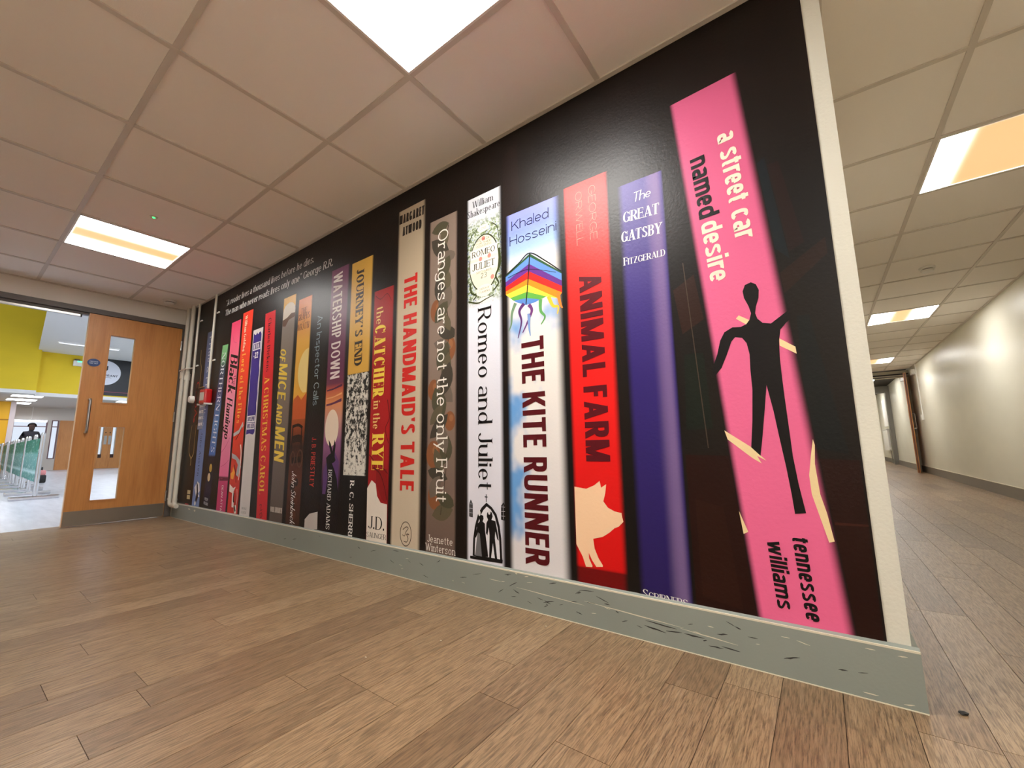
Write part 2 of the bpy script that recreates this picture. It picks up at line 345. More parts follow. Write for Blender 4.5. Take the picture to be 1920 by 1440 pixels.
# ---------------------------------------------------------------- lettering: a small stroke-drawn type face
class Face:
    """W stem, t horizontal stroke, d light diagonal, xs width factor, ser serif reach, st serif thickness,
    xh x-height, sl slant, sq roundness of bowls (2 = ellipse), gap letter spacing (all in cap heights)"""
    def __init__(s, W=.14, t=None, d=None, xs=1.0, ser=0.0, st=.035, xh=.7, sl=0.0, sq=2.0, gap=.1, word=.3):
        s.W = W; s.t = W if t is None else t; s.d = s.W if d is None else d
        s.xs = xs; s.ser = ser; s.st = st; s.xh = xh; s.sl = sl; s.sq = sq; s.gap = gap; s.word = word
        s.p = []
    def rect(s, x0, x1, y0, y1): s.p.append([(x0, y0), (x1, y0), (x1, y1), (x0, y1)])
    def sf(s, x, y, up, side='b'):
        if s.ser <= 0: return
        a = s.ser if side in 'bl' else 0; b = s.ser if side in 'br' else 0
        y0, y1 = (y, y + s.st) if up else (y - s.st, y)
        s.rect(x - s.W / 2 - a, x + s.W / 2 + b, y0, y1)
        k = s.st * 1.1                                    # bracket
        yy = y1 if up else y0; dy = k if up else -k
        if a: s.p.append([(x - s.W / 2 - a * .6, yy), (x - s.W / 2 + .01, yy), (x - s.W / 2 + .01, yy + dy)])
        if b: s.p.append([(x + s.W / 2 - .01, yy), (x + s.W / 2 + b * .6, yy), (x + s.W / 2 - .01, yy + dy)])
    def v(s, x, y0, y1, b='b', t='b', w=None):
        w = s.W if w is None else w
        s.rect(x - w / 2, x + w / 2, y0, y1)
        if b: s.sf(x, y0, True, b)
        if t: s.sf(x, y1, False, t)
    def hb(s, x0, x1, y): s.rect(x0, x1, y, y + s.t)
    def ht(s, x0, x1, y): s.rect(x0, x1, y - s.t, y)
    def hc(s, x0, x1, y): s.rect(x0, x1, y - s.t / 2, y + s.t / 2)
    def dg(s, x0, y0, x1, y1, w=None):
        w = s.W if w is None else w
        k = min(2.2, math.sqrt(1 + ((x1 - x0) / (y1 - y0)) ** 2)) * w / 2
        s.p.append([(x0 - k, y0), (x0 + k, y0), (x1 + k, y1), (x1 - k, y1)])
    def e(s, cx, cy, rx, ry, a0=0, a1=360, wx=None, wy=None, n=None):
        wx = s.W if wx is None else wx; wy = s.t if wy is None else wy
        n = n or max(5, int(abs(a1 - a0) / 15)); q = 2.0 / s.sq
        f = lambda c: math.copysign(abs(c) ** q, c) if abs(c) > 1e-9 else 0.0
        o = []
        for i in range(n + 1):
            a = math.radians(a0 + (a1 - a0) * i / n); c, sn = f(math.cos(a)), f(math.sin(a))
            o.append(((cx + rx * c, cy + ry * sn), (cx + max(.01, rx - wx) * c, cy + max(.01, ry - wy) * sn)))
        for (a, b), (c, d) in zip(o, o[1:]): s.p.append([b, a, c, d])
    def cu(s, pts, w0, w1=None, n=10):
        """a smooth pen stroke through the points"""
        w1 = w0 if w1 is None else w1
        P = [pts[0]] + list(pts) + [pts[-1]]; L = []
        for i in range(1, len(P) - 2):
            for j in range(n):
                t = j / n; q = []
                for k in (0, 1):
                    a, b, c, d = P[i - 1][k], P[i][k], P[i + 1][k], P[i + 2][k]
                    q.append(.5 * (2 * b + (c - a) * t + (2 * a - 5 * b + 4 * c - d) * t * t + (3 * b - a - 3 * c + d) * t ** 3))
                L.append(q)
        L.append(list(pts[-1])); m = len(L); E = []
        for i in range(m):
            a = L[max(0, i - 1)]; b = L[min(m - 1, i + 1)]
            dx, dy = b[0] - a[0], b[1] - a[1]; l = math.hypot(dx, dy) or 1
            w = (w0 + (w1 - w0) * i / (m - 1)) / 2
            E.append(((L[i][0] - dy / l * w, L[i][1] + dx / l * w), (L[i][0] + dy / l * w, L[i][1] - dx / l * w)))
        for (a, b), (c, d) in zip(E, E[1:]): s.p.append([a, b, d, c])
    def beak(s, x, y0, y1):
        if s.ser > 0: s.rect(x - s.st * .9, x + s.st * .2, y0, y1)
    def glyph(s, c):
        s.p = []; X = s.xs; W = s.W; L = W / 2; t = s.t; h = s.xh; d = s.d; sr = s.ser
        sp = sr * .8                                        # serif faces need room at the sides
        def done(w): return s.p, w
        if c == ' ': return [], s.word * max(X, .55)
        if c == 'A':
            w = .78 * X; s.dg(L, 0, w / 2, 1, d); s.dg(w - L, 0, w / 2, 1); s.hc(w * .22, w * .78, .3)
            if sr: s.sf(L, 0, True); s.sf(w - L, 0, True)
        elif c == 'B':
            w = .64 * X; m = w * .5; s.v(L, 0, 1, 'l', 'l')
            s.ht(L, m, 1); s.hc(L, m, .53); s.hb(L, m, 0)
            s.e(m, .765 - t / 4, w * .94 - m, .235 + t / 4, -90, 90); s.e(m, .265 + t / 4, w - m, .265 + t / 4, -90, 90)
        elif c in 'CG':
            w = (.72 if c == 'C' else .76) * X; s.e(w / 2, .5, w / 2, .5, 38, 322 if c == 'C' else 318)
            s.beak(w * .94, .66, .98)
            if c == 'G': s.rect(w - W, w, .06, .46); s.hc(w * .55 if not sr else w - W - sr, w + sr * .6, .46 - t / 2)
        elif c == 'D':
            w = .72 * X; m = w * .42; s.v(L, 0, 1, 'l', 'l'); s.ht(L, m, 1); s.hb(L, m, 0); s.e(m, .5, w - m, .5, -90, 90)
        elif c in 'EFL':
            w = {'E': .56, 'F': .52, 'L': .52}[c] * X; s.v(L, 0, 1, 'b' if c == 'F' else 'l', 'b' if c == 'L' else 'l')
            if c != 'L': s.ht(L, w, 1); s.hc(L, w * .88, .53); s.beak(w, .74, 1); s.beak(w * .88, .42, .64)
            if c != 'F': s.hb(L, w * 1.03, 0); s.beak(w * 1.03, 0, .27)
        elif c == 'H':
            w = .7 * X; s.v(L, 0, 1); s.v(w - L, 0, 1); s.hc(L, w - L, .52)
        elif c == 'I': w = W; s.v(L, 0, 1)
        elif c == 'J':
            w = .5 * X; s.v(w - L, .28, 1, ''); s.e(w / 2, .28, w / 2, .28, 180 if not sr else 200, 360)
        elif c == 'K':
            w = .7 * X; s.v(L, 0, 1); s.dg(W * .8, .4, w - L * .9, 1, d); s.dg(w - L, 0, w * .44, .62)
            if sr: s.sf(w - L, 0, True); s.sf(w - L, 1, False)
        elif c == 'M':
            w = .88 * X; a = d if sr else W; s.v(a / 2, 0, 1, 'b', 'l', a); s.v(w - L, 0, 1, 'b', 'r')
            s.dg(w / 2, 0 if not sr else .02, W * .6, 1, W * .9); s.dg(w / 2, 0 if not sr else .02, w - W * .6, 1, d * .9)
        elif c == 'N':
            w = .72 * X; a = d if sr else W; s.v(a / 2, 0, 1, 'b', 'l', a); s.v(w - a / 2, 0, 1, '', 'b', a); s.dg(w - L, 0, L, 1)
        elif c in 'OQ':
            w = .78 * X; s.e(w / 2, .5, w / 2, .5)
            if c == 'Q': s.dg(w * .9, -.12, w * .55, .25)
        elif c in 'PR':
            w = (.6 if c == 'P' else .66) * X; m = w * .5; s.v(L, 0, 1, 'b', 'l'); s.ht(L, m, 1); s.hc(L, m, .47)
            s.e(m, .735 - t / 4, w * .97 - m, .265 + t / 4, -90, 90)
            if c == 'R':
                s.dg(w - L * .7, 0, w * .52, .48)
                if sr: s.sf(w - L * .5, 0, True, 'r')
        elif c in 'Ss':
            H = 1 if c == 'S' else h; w = (.6 if c == 'S' else .52 * (h / .7)) * X
            r = (H + t) / 4; tw = W * (.95 if c == 'S' else .9); m = w / 2
            s.e(m, H - r, m * .96, r, 25, 180, tw, t); s.e(m, r, m, r, -155, 0, tw, t)
            # the spine: a thick diagonal joining both bowls
            k = [(m - m * .96, H - r), (m - m * .8, H / 2 + t * .15), (m + m * .8 - tw * .2, H / 2 - t * .6 - r * .05), (2 * m - tw, r)]
            q = [(m - m * .96 + tw, H - r), (m - m * .4 + tw * .2, H / 2 + t * .75), (m + m * .75, H / 2 + t * .1), (2 * m, r)]
            def bz(P, u): return tuple((1 - u) ** 3 * P[0][i] + 3 * u * (1 - u) ** 2 * P[1][i] + 3 * u * u * (1 - u) * P[2][i] + u ** 3 * P[3][i] for i in (0, 1))
            for i in range(10):
                a, b = i / 10, (i + 1) / 10; s.p.append([bz(k, a), bz(k, b), bz(q, b), bz(q, a)])
            s.beak(w * .94, H * .7, H * .98); 
            if sr: s.rect(-.0, s.st, .02, H * .3)
        elif c == 'T':
            w = .64 * X; s.v(w / 2, 0, 1, 'b', ''); s.ht(0, w, 1); s.beak(w, .76, 1)
            if sr: s.rect(-s.st * .2, s.st * .9, .76, 1)
        elif c == 'U':
            w = .7 * X; a = d if sr else W; s.v(L, .3, 1, ''); s.v(w - a / 2, .3, 1, '', 'b', a); s.e(w / 2, .3, w / 2, .3, 180, 360, (W + a) / 2)
        elif c in 'Vv':
            H = 1 if c == 'V' else h; w = (.76 if c == 'V' else .56) * X
            s.dg(w / 2, 0, L, H); s.dg(w / 2, 0, w - d / 2, H, d)
            if sr: s.sf(L, H, False); s.sf(w - L, H, False)
        elif c in 'Ww':
            H = 1 if c == 'W' else h; w = (1.1 if c == 'W' else .86) * X
            s.dg(w * .28, 0, L, H); s.dg(w * .28, 0, w * .5, H, d); s.dg(w * .72, 0, w * .5, H); s.dg(w * .72, 0, w - d / 2, H, d)
            if sr: s.sf(L, H, False); s.sf(w - L, H, False)
        elif c in 'Xx':
            H = 1 if c == 'X' else h; w = (.72 if c == 'X' else .56) * X
            s.dg(w - L, 0, L, H); s.dg(L, 0, w - L, H, d)
        elif c == 'Y':
            w = .74 * X; s.v(w / 2, 0, .45, 'b', ''); s.dg(w / 2, .4, L, 1); s.dg(w / 2, .4, w - d / 2, 1, d)
            if sr: s.sf(L, 1, False); s.sf(w - L, 1, False)
        elif c in 'Zz':
            H = 1 if c == 'Z' else h; w = (.64 if c == 'Z' else .5) * X; s.ht(0, w, H); s.hb(0, w, 0); s.dg(L, 0, w - L, H)
        elif c == 'a':
            w = .54 * X; s.v(w - L, 0, h * .7, 'r', ''); s.e(w / 2, h * .7, w / 2, h * .3, 0, 150)
            s.e(w / 2, h * .29, w / 2, h * .29, 70, 300); s.ht(w * .5, w - L, h * .58); s.hb(w * .5, w - L, 0)
        elif c in 'bdpqg':
            w = .58 * X; lft = c in 'bp'
            x = L if lft else w - L
            if c in 'bd': s.v(x, 0, 1.02, '' if lft else 'r', 'l')
            elif c in 'pq': s.v(x, -.28, h, 'b', 'l' if lft else '')
            else:
                s.v(x, -.1, h, '', 'r'); s.e(w / 2, -.08, w / 2, .22, 190, 360)
            s.e(w / 2, h / 2, w / 2, h / 2)
        elif c in 'ce':
            w = .54 * X; s.e(w / 2, h / 2, w / 2, h / 2, 40 if c == 'c' else 0, 320)
            if c == 'e': s.hc(W * .6, w - W * .4, h * .5)
            elif sr: s.e(w * .8, h * .74, W * .55, W * .55, 0, 360, W * .5, W * .5)
        elif c == 'f':
            w = .36 * X; x = w * .42; s.v(x, 0, .78, 'b', ''); s.e(x - L + w * .62, .78, w * .62, .24, 60, 180); s.ht(0, w * .95, h)
        elif c in 'hn':
            w = .56 * X; s.v(L, 0, 1.02 if c == 'h' else h, 'b', 'l'); s.v(w - L, 0, h * .6, 'b', ''); s.e(w / 2, h * .6, w / 2, h * .4, 0, 165)
        elif c in 'ij':
            w = W; s.v(L, 0 if c == 'i' else -.05, h, 'b' if c == 'i' else '', 'l'); s.rect(-W * .05, W * 1.05, h + .13, h + .13 + max(W * .9, .1))
            if c == 'j': s.e(W - .2 * X, -.05, .2 * X, .22, 270, 360)
        elif c == 'k':
            w = .56 * X; s.v(L, 0, 1.02, 'b', 'l'); s.dg(W * .8, h * .38, w - L, h, d); s.dg(w - L, 0, w * .42, h * .6)
            if sr: s.sf(w - L, 0, True); s.sf(w - L, h, False)
        elif c == 'l': w = W; s.v(L, 0, 1.02, 'b', 'l')
        elif c == 'm':
            w = .86 * X; g = w / 2 + L; s.v(L, 0, h, 'b', 'l')
            s.v(w / 2, 0, h * .6, 'b', ''); s.v(w - L, 0, h * .6, 'b', '')
            s.e(g / 2, h * .6, g / 2, h * .4, 0, 165); s.e(w - g / 2, h * .6, g / 2, h * .4, 0, 165)
        elif c == 'o': w = .58 * X; s.e(w / 2, h / 2, w / 2, h / 2)
        elif c == 'r':
            w = .38 * X; s.v(L, 0, h, 'b', 'l'); s.e(w * .78, h * .62, w * .78, h * .38, 62, 165)
            if sr: s.e(w * .9, h * .86, W * .5, W * .5, 0, 360, W * .45, W * .45)
        elif c == 't':
            w = .36 * X; x = w * .42; s.v(x, .2, .9, '', ''); s.ht(0, w * .95, h); s.e(x - L + w * .5, .2, w * .5, .2, 180, 290)
        elif c == 'u':
            w = .56 * X; s.v(L, h * .4, h, '', 'l'); s.v(w - L, 0, h, 'r', 'l'); s.e(w / 2, h * .4, w / 2, h * .4, 180, 345)
        elif c == 'y':
            w = .56 * X; s.dg(w / 2, 0, L, h); s.dg(w * .22, -.28, w - d / 2, h, d)
            if sr: s.sf(L, h, False); s.sf(w - L, h, False)
        elif c in '.,':
            w = W * 1.1; k = max(W, .11); s.rect(0, k, 0, k)
            if c == ',': s.p.append([(k * .3, 0), (k, 0), (k * .3, -k)])
        elif c in '\u2019\u2018': w = W; s.p.append([(0, 1), (W, 1), (W * .75, .74), (W * .25, .74)])
        elif c in '\u201c\u201d':
            w = W * 2.3
            for x in (0, W * 1.3): s.p.append([(x, 1), (x + W, 1), (x + W * .75, .76), (x + W * .3, .76)])
        elif c == '-': w = .3 * X; s.hc(0, w, .4)
        elif c == '&':
            w = .8 * X; s.e(w * .42, .76, w * .24, .24, 0, 360, W * .7, t * 1.1); s.e(w * .38, .27, w * .38, .27, 80, 330, W, t * 1.2); s.dg(w - L, 0, w * .26, .72, W * .9); s.dg(w * .7, .2, w * .9, .5, d)
        elif c == '2':
            w = .56 * X; s.e(w / 2, .72, w / 2, .28, -10, 170); s.dg(L, .06, w - L * 1.1, .66); s.hb(0, w, 0)
        elif c == '3':
            w = .56 * X; s.e(w / 2, .75, w * .46, .25, -90, 150); s.e(w / 2, .27, w / 2, .27, -150, 90)
        else: w = .3 * X
        return s.p, w
    def line(s, txt, caps=None):
        """polygons of one line with cap height 1, starting at x = 0; returns polygons and the length"""
        x = 0; out = []
        for i, c in enumerate(txt):
            ps, w = s.glyph(c)
            k = 1.0
            if caps and c.islower(): ps, w = s.glyph(c.upper()); k = caps
            out += [[(x + px * k + s.sl * py * k, py * k) for px, py in p] for p in ps]
            x += w * k + (s.gap + s.ser * 1.1 if c != ' ' else 0)
        return out, x - s.gap - s.ser * 1.1

ART = {
    'man': [(-0.256, 1.131), (-0.243, 1.121), (-0.237, 1.101), (-0.240, 1.076), (-0.249, 1.051), (-0.253, 1.030), (-0.249, 1.012), (-0.236, 0.996), (-0.215, 0.990), (-0.193, 1.005), (-0.174, 1.018), (-0.163, 1.024), (-0.165, 0.995), (-0.177, 0.985), (-0.193, 0.967), (-0.199, 0.934), (-0.202, 0.885), (-0.202, 0.827), (-0.201, 0.762), (-0.199, 0.682), (-0.197, 0.596), (-0.191, 0.520), (-0.181, 0.439), (-0.207, 0.435), (-0.210, 0.489), (-0.216, 0.565), (-0.225, 0.651), (-0.232, 0.724), (-0.243, 0.805), (-0.254, 0.733), (-0.267, 0.652), (-0.277, 0.596), (-0.299, 0.621), (-0.289, 0.702), (-0.281, 0.793), (-0.281, 0.853), (-0.279, 0.904), (-0.284, 0.940), (-0.295, 0.959), (-0.314, 0.964), (-0.326, 0.951), (-0.341, 0.913), (-0.360, 0.871), (-0.385, 0.843), (-0.388, 0.870), (-0.369, 0.917), (-0.357, 0.960), (-0.343, 0.985), (-0.319, 0.997), (-0.296, 0.994), (-0.280, 1.000), (-0.270, 1.012), (-0.264, 1.032), (-0.269, 1.056), (-0.279, 1.085), (-0.281, 1.107), (-0.273, 1.126)],
    'strip1': [(-0.307, 1.023), (-0.298, 1.032), (-0.270, 1.011), (-0.280, 0.999)],
    'strip2': [(-0.198, 0.941), (-0.161, 0.910), (-0.160, 0.889), (-0.199, 0.919)],
    'strip3': [(-0.368, 0.674), (-0.298, 0.621), (-0.263, 0.582), (-0.286, 0.596), (-0.276, 0.574), (-0.294, 0.586), (-0.306, 0.596), (-0.361, 0.646)],
    'strip4': [(-0.146, 0.642), (-0.143, 0.626), (-0.148, 0.574), (-0.144, 0.492), (-0.134, 0.442), (-0.125, 0.370), (-0.137, 0.366), (-0.148, 0.419), (-0.163, 0.491), (-0.164, 0.543), (-0.155, 0.596)],
    'strip5': [(-0.348, 0.433), (-0.328, 0.374), (-0.341, 0.367)],
    'pig': [(-0.902, 0.480), (-0.851, 0.474), (-0.817, 0.489), (-0.796, 0.505), (-0.791, 0.481), (-0.771, 0.494), (-0.776, 0.462), (-0.785, 0.433), (-0.768, 0.412), (-0.744, 0.401), (-0.718, 0.397), (-0.718, 0.391), (-0.713, 0.368), (-0.731, 0.350), (-0.747, 0.343), (-0.767, 0.326), (-0.793, 0.309), (-0.831, 0.298), (-0.827, 0.265), (-0.813, 0.233), (-0.798, 0.212), (-0.798, 0.206), (-0.823, 0.202), (-0.839, 0.223), (-0.851, 0.247), (-0.850, 0.227), (-0.838, 0.203), (-0.840, 0.199), (-0.864, 0.197), (-0.876, 0.230), (-0.901, 0.271)],
    'rabbit': [(-2.612, 0.692), (-2.585, 0.665), (-2.564, 0.619), (-2.545, 0.691), (-2.532, 0.658), (-2.538, 0.612), (-2.536, 0.586), (-2.525, 0.567), (-2.540, 0.554), (-2.563, 0.547), (-2.529, 0.503), (-2.501, 0.453), (-2.486, 0.378), (-2.480, 0.254), (-2.624, 0.243), (-2.619, 0.371), (-2.603, 0.462), (-2.622, 0.540), (-2.631, 0.580), (-2.603, 0.599), (-2.580, 0.609), (-2.603, 0.652)],
    'arch_o': [(-1.414, 0.162), (-1.411, 0.234), (-1.401, 0.288), (-1.383, 0.340), (-1.361, 0.371), (-1.334, 0.393), (-1.303, 0.375), (-1.278, 0.348), (-1.262, 0.302), (-1.254, 0.252), (-1.249, 0.156)],
    'arch_i': [(-1.402, 0.167), (-1.399, 0.236), (-1.390, 0.283), (-1.371, 0.331), (-1.352, 0.359), (-1.332, 0.377), (-1.310, 0.365), (-1.289, 0.341), (-1.273, 0.294), (-1.265, 0.244), (-1.261, 0.167)],
    'arch_b': [(-1.429, 0.160), (-1.247, 0.166), (-1.249, 0.152), (-1.429, 0.148)],
    'lady': [(-1.363, 0.339), (-1.352, 0.336), (-1.350, 0.323), (-1.356, 0.312), (-1.343, 0.304), (-1.342, 0.275), (-1.325, 0.168), (-1.399, 0.164), (-1.381, 0.264), (-1.395, 0.239), (-1.401, 0.243), (-1.388, 0.283), (-1.388, 0.296), (-1.372, 0.312), (-1.375, 0.324), (-1.371, 0.334)],
    'gent': [(-1.317, 0.360), (-1.303, 0.353), (-1.299, 0.337), (-1.306, 0.323), (-1.284, 0.319), (-1.275, 0.281), (-1.267, 0.241), (-1.275, 0.246), (-1.286, 0.277), (-1.288, 0.248), (-1.276, 0.165), (-1.288, 0.165), (-1.299, 0.228), (-1.310, 0.163), (-1.320, 0.163), (-1.317, 0.258), (-1.321, 0.290), (-1.329, 0.256), (-1.337, 0.265), (-1.334, 0.308), (-1.325, 0.322), (-1.332, 0.334), (-1.330, 0.350)],
    'cwin1': [(-1.434, 0.326), (-1.434, 0.383), (-1.425, 0.401), (-1.414, 0.384), (-1.413, 0.324)],
    'cwin2': [(-1.254, 0.328), (-1.253, 0.385), (-1.241, 0.400), (-1.230, 0.384), (-1.230, 0.325)],
    'white13': [(-2.189, 0.132), (-2.197, 0.416), (-2.158, 0.461), (-2.121, 0.441), (-2.106, 0.378), (-2.074, 0.345), (-2.019, 0.339), (-2.014, 0.139)],
    'horse': [(-2.120, 0.513), (-2.083, 0.528), (-2.027, 0.522), (-2.018, 0.369), (-2.033, 0.346), (-2.065, 0.363), (-2.095, 0.407), (-2.121, 0.448)],
    'bony': [(-2.088, 0.351), (-2.081, 0.393)],
    'kite_l': [(-1.079, 1.471), (-1.213, 1.399)],
    'pp_art': [(-4.760, 0.360), (-4.706, 0.344), (-4.680, 0.280), (-4.723, 0.253), (-4.677, 0.231), (-4.752, 0.212), (-4.821, 0.302)],
    'pale10': [(-2.847, 0.130), (-2.846, 0.192), (-2.793, 0.230), (-2.698, 0.250), (-2.692, 0.145)],
    'bf_hem': [(-4.255, 0.408), (-4.225, 0.395), (-4.184, 0.410), (-4.081, 0.413), (-4.076, 0.390), (-4.267, 0.383)],
    'rib1': [(-4.061, 0.774), (-3.957, 0.799), (-3.889, 0.865), (-3.874, 0.830), (-3.952, 0.771), (-4.047, 0.746)],
    'rib2': [(-4.051, 0.613), (-3.967, 0.593), (-3.895, 0.559), (-3.854, 0.506), (-3.902, 0.426), (-3.940, 0.441), (-3.920, 0.519), (-3.968, 0.559), (-4.042, 0.572)],
    'flame': [(-4.032, 0.408), (-4.046, 0.449), (-4.015, 0.463), (-4.007, 0.504), (-3.965, 0.457), (-3.986, 0.403)],
    'rag': [(-4.042, 0.306), (-4.045, 0.364), (-3.973, 0.336), (-3.927, 0.348), (-3.960, 0.310), (-3.938, 0.200), (-3.892, 0.209), (-3.879, 0.145), (-3.918, 0.142), (-3.935, 0.187), (-3.976, 0.187), (-3.986, 0.296)],
}

# ---------------------------------------------------------------- the mural: one printed wall covering, each printed spine a part
DARK = lin((17, 12, 11))
def finish(t, rough=.38):
    p = t.pos((85, 85, 85)); t.bump(t.noise(p, 1, 2.5), .26, .0022); return t.set(rough, 0, .24)
INK = {}
def prn(c): return tuple(.84 * v for v in lin(c)[:3]) + (1,)      # printed colours: paper white is a light grey
def ink(rgb):
    rgb = tuple(rgb)
    if rgb not in INK:
        t = NT('ink'); t.color(prn(rgb)); INK[rgb] = finish(t)
    return INK[rgb]
def spine_mat(stops, fl=.07, fr=.12, interp='LINEAR', fx=None, hi=.0):
    t = NT('printed_spine'); uv = t.n('ShaderNodeSeparateXYZ', i_0=t.n('ShaderNodeTexCoord').outputs['UV'])
    u, v = uv.outputs[0], uv.outputs[1]
    if isinstance(stops[0], int): stops = [(0, stops), (1, stops)]
    c = t.ramp(v, [(p, prn(q)) for p, q in stops], interp)
    if fx: c = fx(t, u, v, c)
    e = t.math('MULTIPLY', t.smooth(u, 0.0, fl), t.smooth(u, 1.0, 1.0 - fr))
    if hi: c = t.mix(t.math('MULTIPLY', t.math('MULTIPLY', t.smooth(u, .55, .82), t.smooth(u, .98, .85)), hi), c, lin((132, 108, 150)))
    t.color(t.mix(e, DARK, c)); return finish(t)

mural = empty('book_mural', (0, 0, 0), 'printed wall mural of tall book spines on a dark bookshelf', 'wall mural')
def flat(name, pts, depth, mat, parent, uv=None):
    """a printed shape lying on the wall"""
    bm = bmesh.new(); vs = [bm.verts.new((x, -depth, z)) for x, z in pts]; f = bm.faces.new(vs)
    f.normal_update()
    if f.normal.y > 0: f.normal_flip()
    if uv:
        l = bm.loops.layers.uv.new('UVMap')
        for lp in f.loops: lp[l].uv = uv[vs.index(lp.vert)]
    if len(pts) > 4: bmesh.ops.triangulate(bm, faces=bm.faces[:])
    me = bpy.data.meshes.new(name); bm.to_mesh(me); bm.free(); me.materials.append(mat)
    o = bpy.data.objects.new(name, me); COL.objects.link(o); o.parent = parent; return o
D0, D1, D2, D3, D4 = .0004, .0009, .0014, .0019, .0024
def spine(tl, tr, bl, br, mat, label):
    o = flat('book_spine', [bl, br, tr, tl], D1, mat, mural, [(0, 0), (1, 0), (1, 1), (0, 1)]); o['label'] = label; return o
def upright(x0, x1, zt, mat, label, zb=.136): return spine((x0, zt), (x1, zt), (x0, zb), (x1, zb), mat, label)
def text(name, par, mat, face, s, A, B, cap, depth=D3, caps=None):
    """one printed line from A to B (x, z) with the given cap height; the face's width factor is fitted to the length"""
    A = Vector(A); B = Vector(B); L = (B - A).length; d = (B - A) / L; q = Vector((-d.y, d.x))
    f = Face(**face)
    for _ in range(6):
        ps, l = f.line(s, caps); r = L / (l * cap); f.xs = min(3.0, max(.25, f.xs * (1 + (r - 1) * 1.1)))
    k = L / f.line(s, caps)[1]; x0 = 0; first = None
    f0 = Face(**face); f0.xs = f.xs
    for wd in s.split(' '):                                     # every printed word is a piece of its own
        ps, l = f.line(wd, caps); V = []; F = []
        for i, p in enumerate(ps):
            area = sum(a[0] * b[1] - b[0] * a[1] for a, b in zip(p, p[1:] + p[:1]))
            if area < 0: p = p[::-1]
            b = len(V)
            for x, y in p:
                w = A + d * (x0 + x) * k + q * y * cap; V.append((w.x, -depth - (i % 9) * .00002, w.y))
            F.append(list(range(b, b + len(p))))
        o = mesh(name, V, F, mat, par); first = first or o
        x0 += l + f.gap + f.ser * 1.1 + f.glyph(' ')[1]
    return first
def texts(name, par, mat, lines):
    """several lines of one piece of lettering"""
    return [text(name, par, mat, *l) for l in lines][0]
def down(x, z0, z1): return ((x, z0), (x, z1))
def disc(cx, cz, rx, rz, n=28, a0=0, a1=360): return [(cx + rx * math.cos(math.radians(a0 + (a1 - a0) * i / n)), cz + rz * math.sin(math.radians(a0 + (a1 - a0) * i / n))) for i in range(n if a1 - a0 == 360 else n + 1)]
def strokes(name, par, mat, lines, depth=D3):
    """pen strokes: each a list of points and a width"""
    for pts, w0, w1 in lines:
        f = Face(); f.p = []; f.cu(pts, w0, w1); V = []; F = []
        for i, p in enumerate(f.p):
            area = sum(a[0] * b[1] - b[0] * a[1] for a, b in zip(p, p[1:] + p[:1]))
            if area < 0: p = p[::-1]
            b = len(V); V += [(x, -depth - (i % 7) * .00002, z) for x, z in p]; F.append(list(range(b, b + len(p))))
        o = mesh(name, V, F, mat, par)
    return o

# faces
CONB = dict(W=.2, t=.17, d=.19, sq=2.7, gap=.09, xh=.76, word=.36)
BOLD = dict(W=.235, t=.18, d=.2, sq=2.8, gap=.1, word=.34)
HEAVY = dict(W=.21, t=.165, d=.185, sq=2.8, gap=.1, word=.34)
THIN = dict(W=.065, gap=.14)
SANS = dict(W=.1, t=.09, gap=.1, xh=.7)
SERIF = dict(W=.125, t=.04, d=.05, ser=.07, st=.03, gap=.05, xh=.66, word=.32)
TYPE = dict(W=.1, t=.075, d=.085, ser=.085, st=.06, gap=.07, xh=.68, word=.34)
FAT = dict(W=.2, t=.06, d=.07, ser=.08, st=.05, gap=.05, xh=.68, word=.34)
ITAL = dict(W=.17, t=.075, d=.085, ser=.05, st=.04, gap=.06, sl=.12, xh=.7, word=.34)
SCRIPT = dict(W=.09, t=.05, d=.05, gap=.07, sl=.32, xh=.55, word=.3)
BRUSH = dict(W=.13, t=.06, d=.06, gap=.03, sl=.25, xh=.6, word=.3)

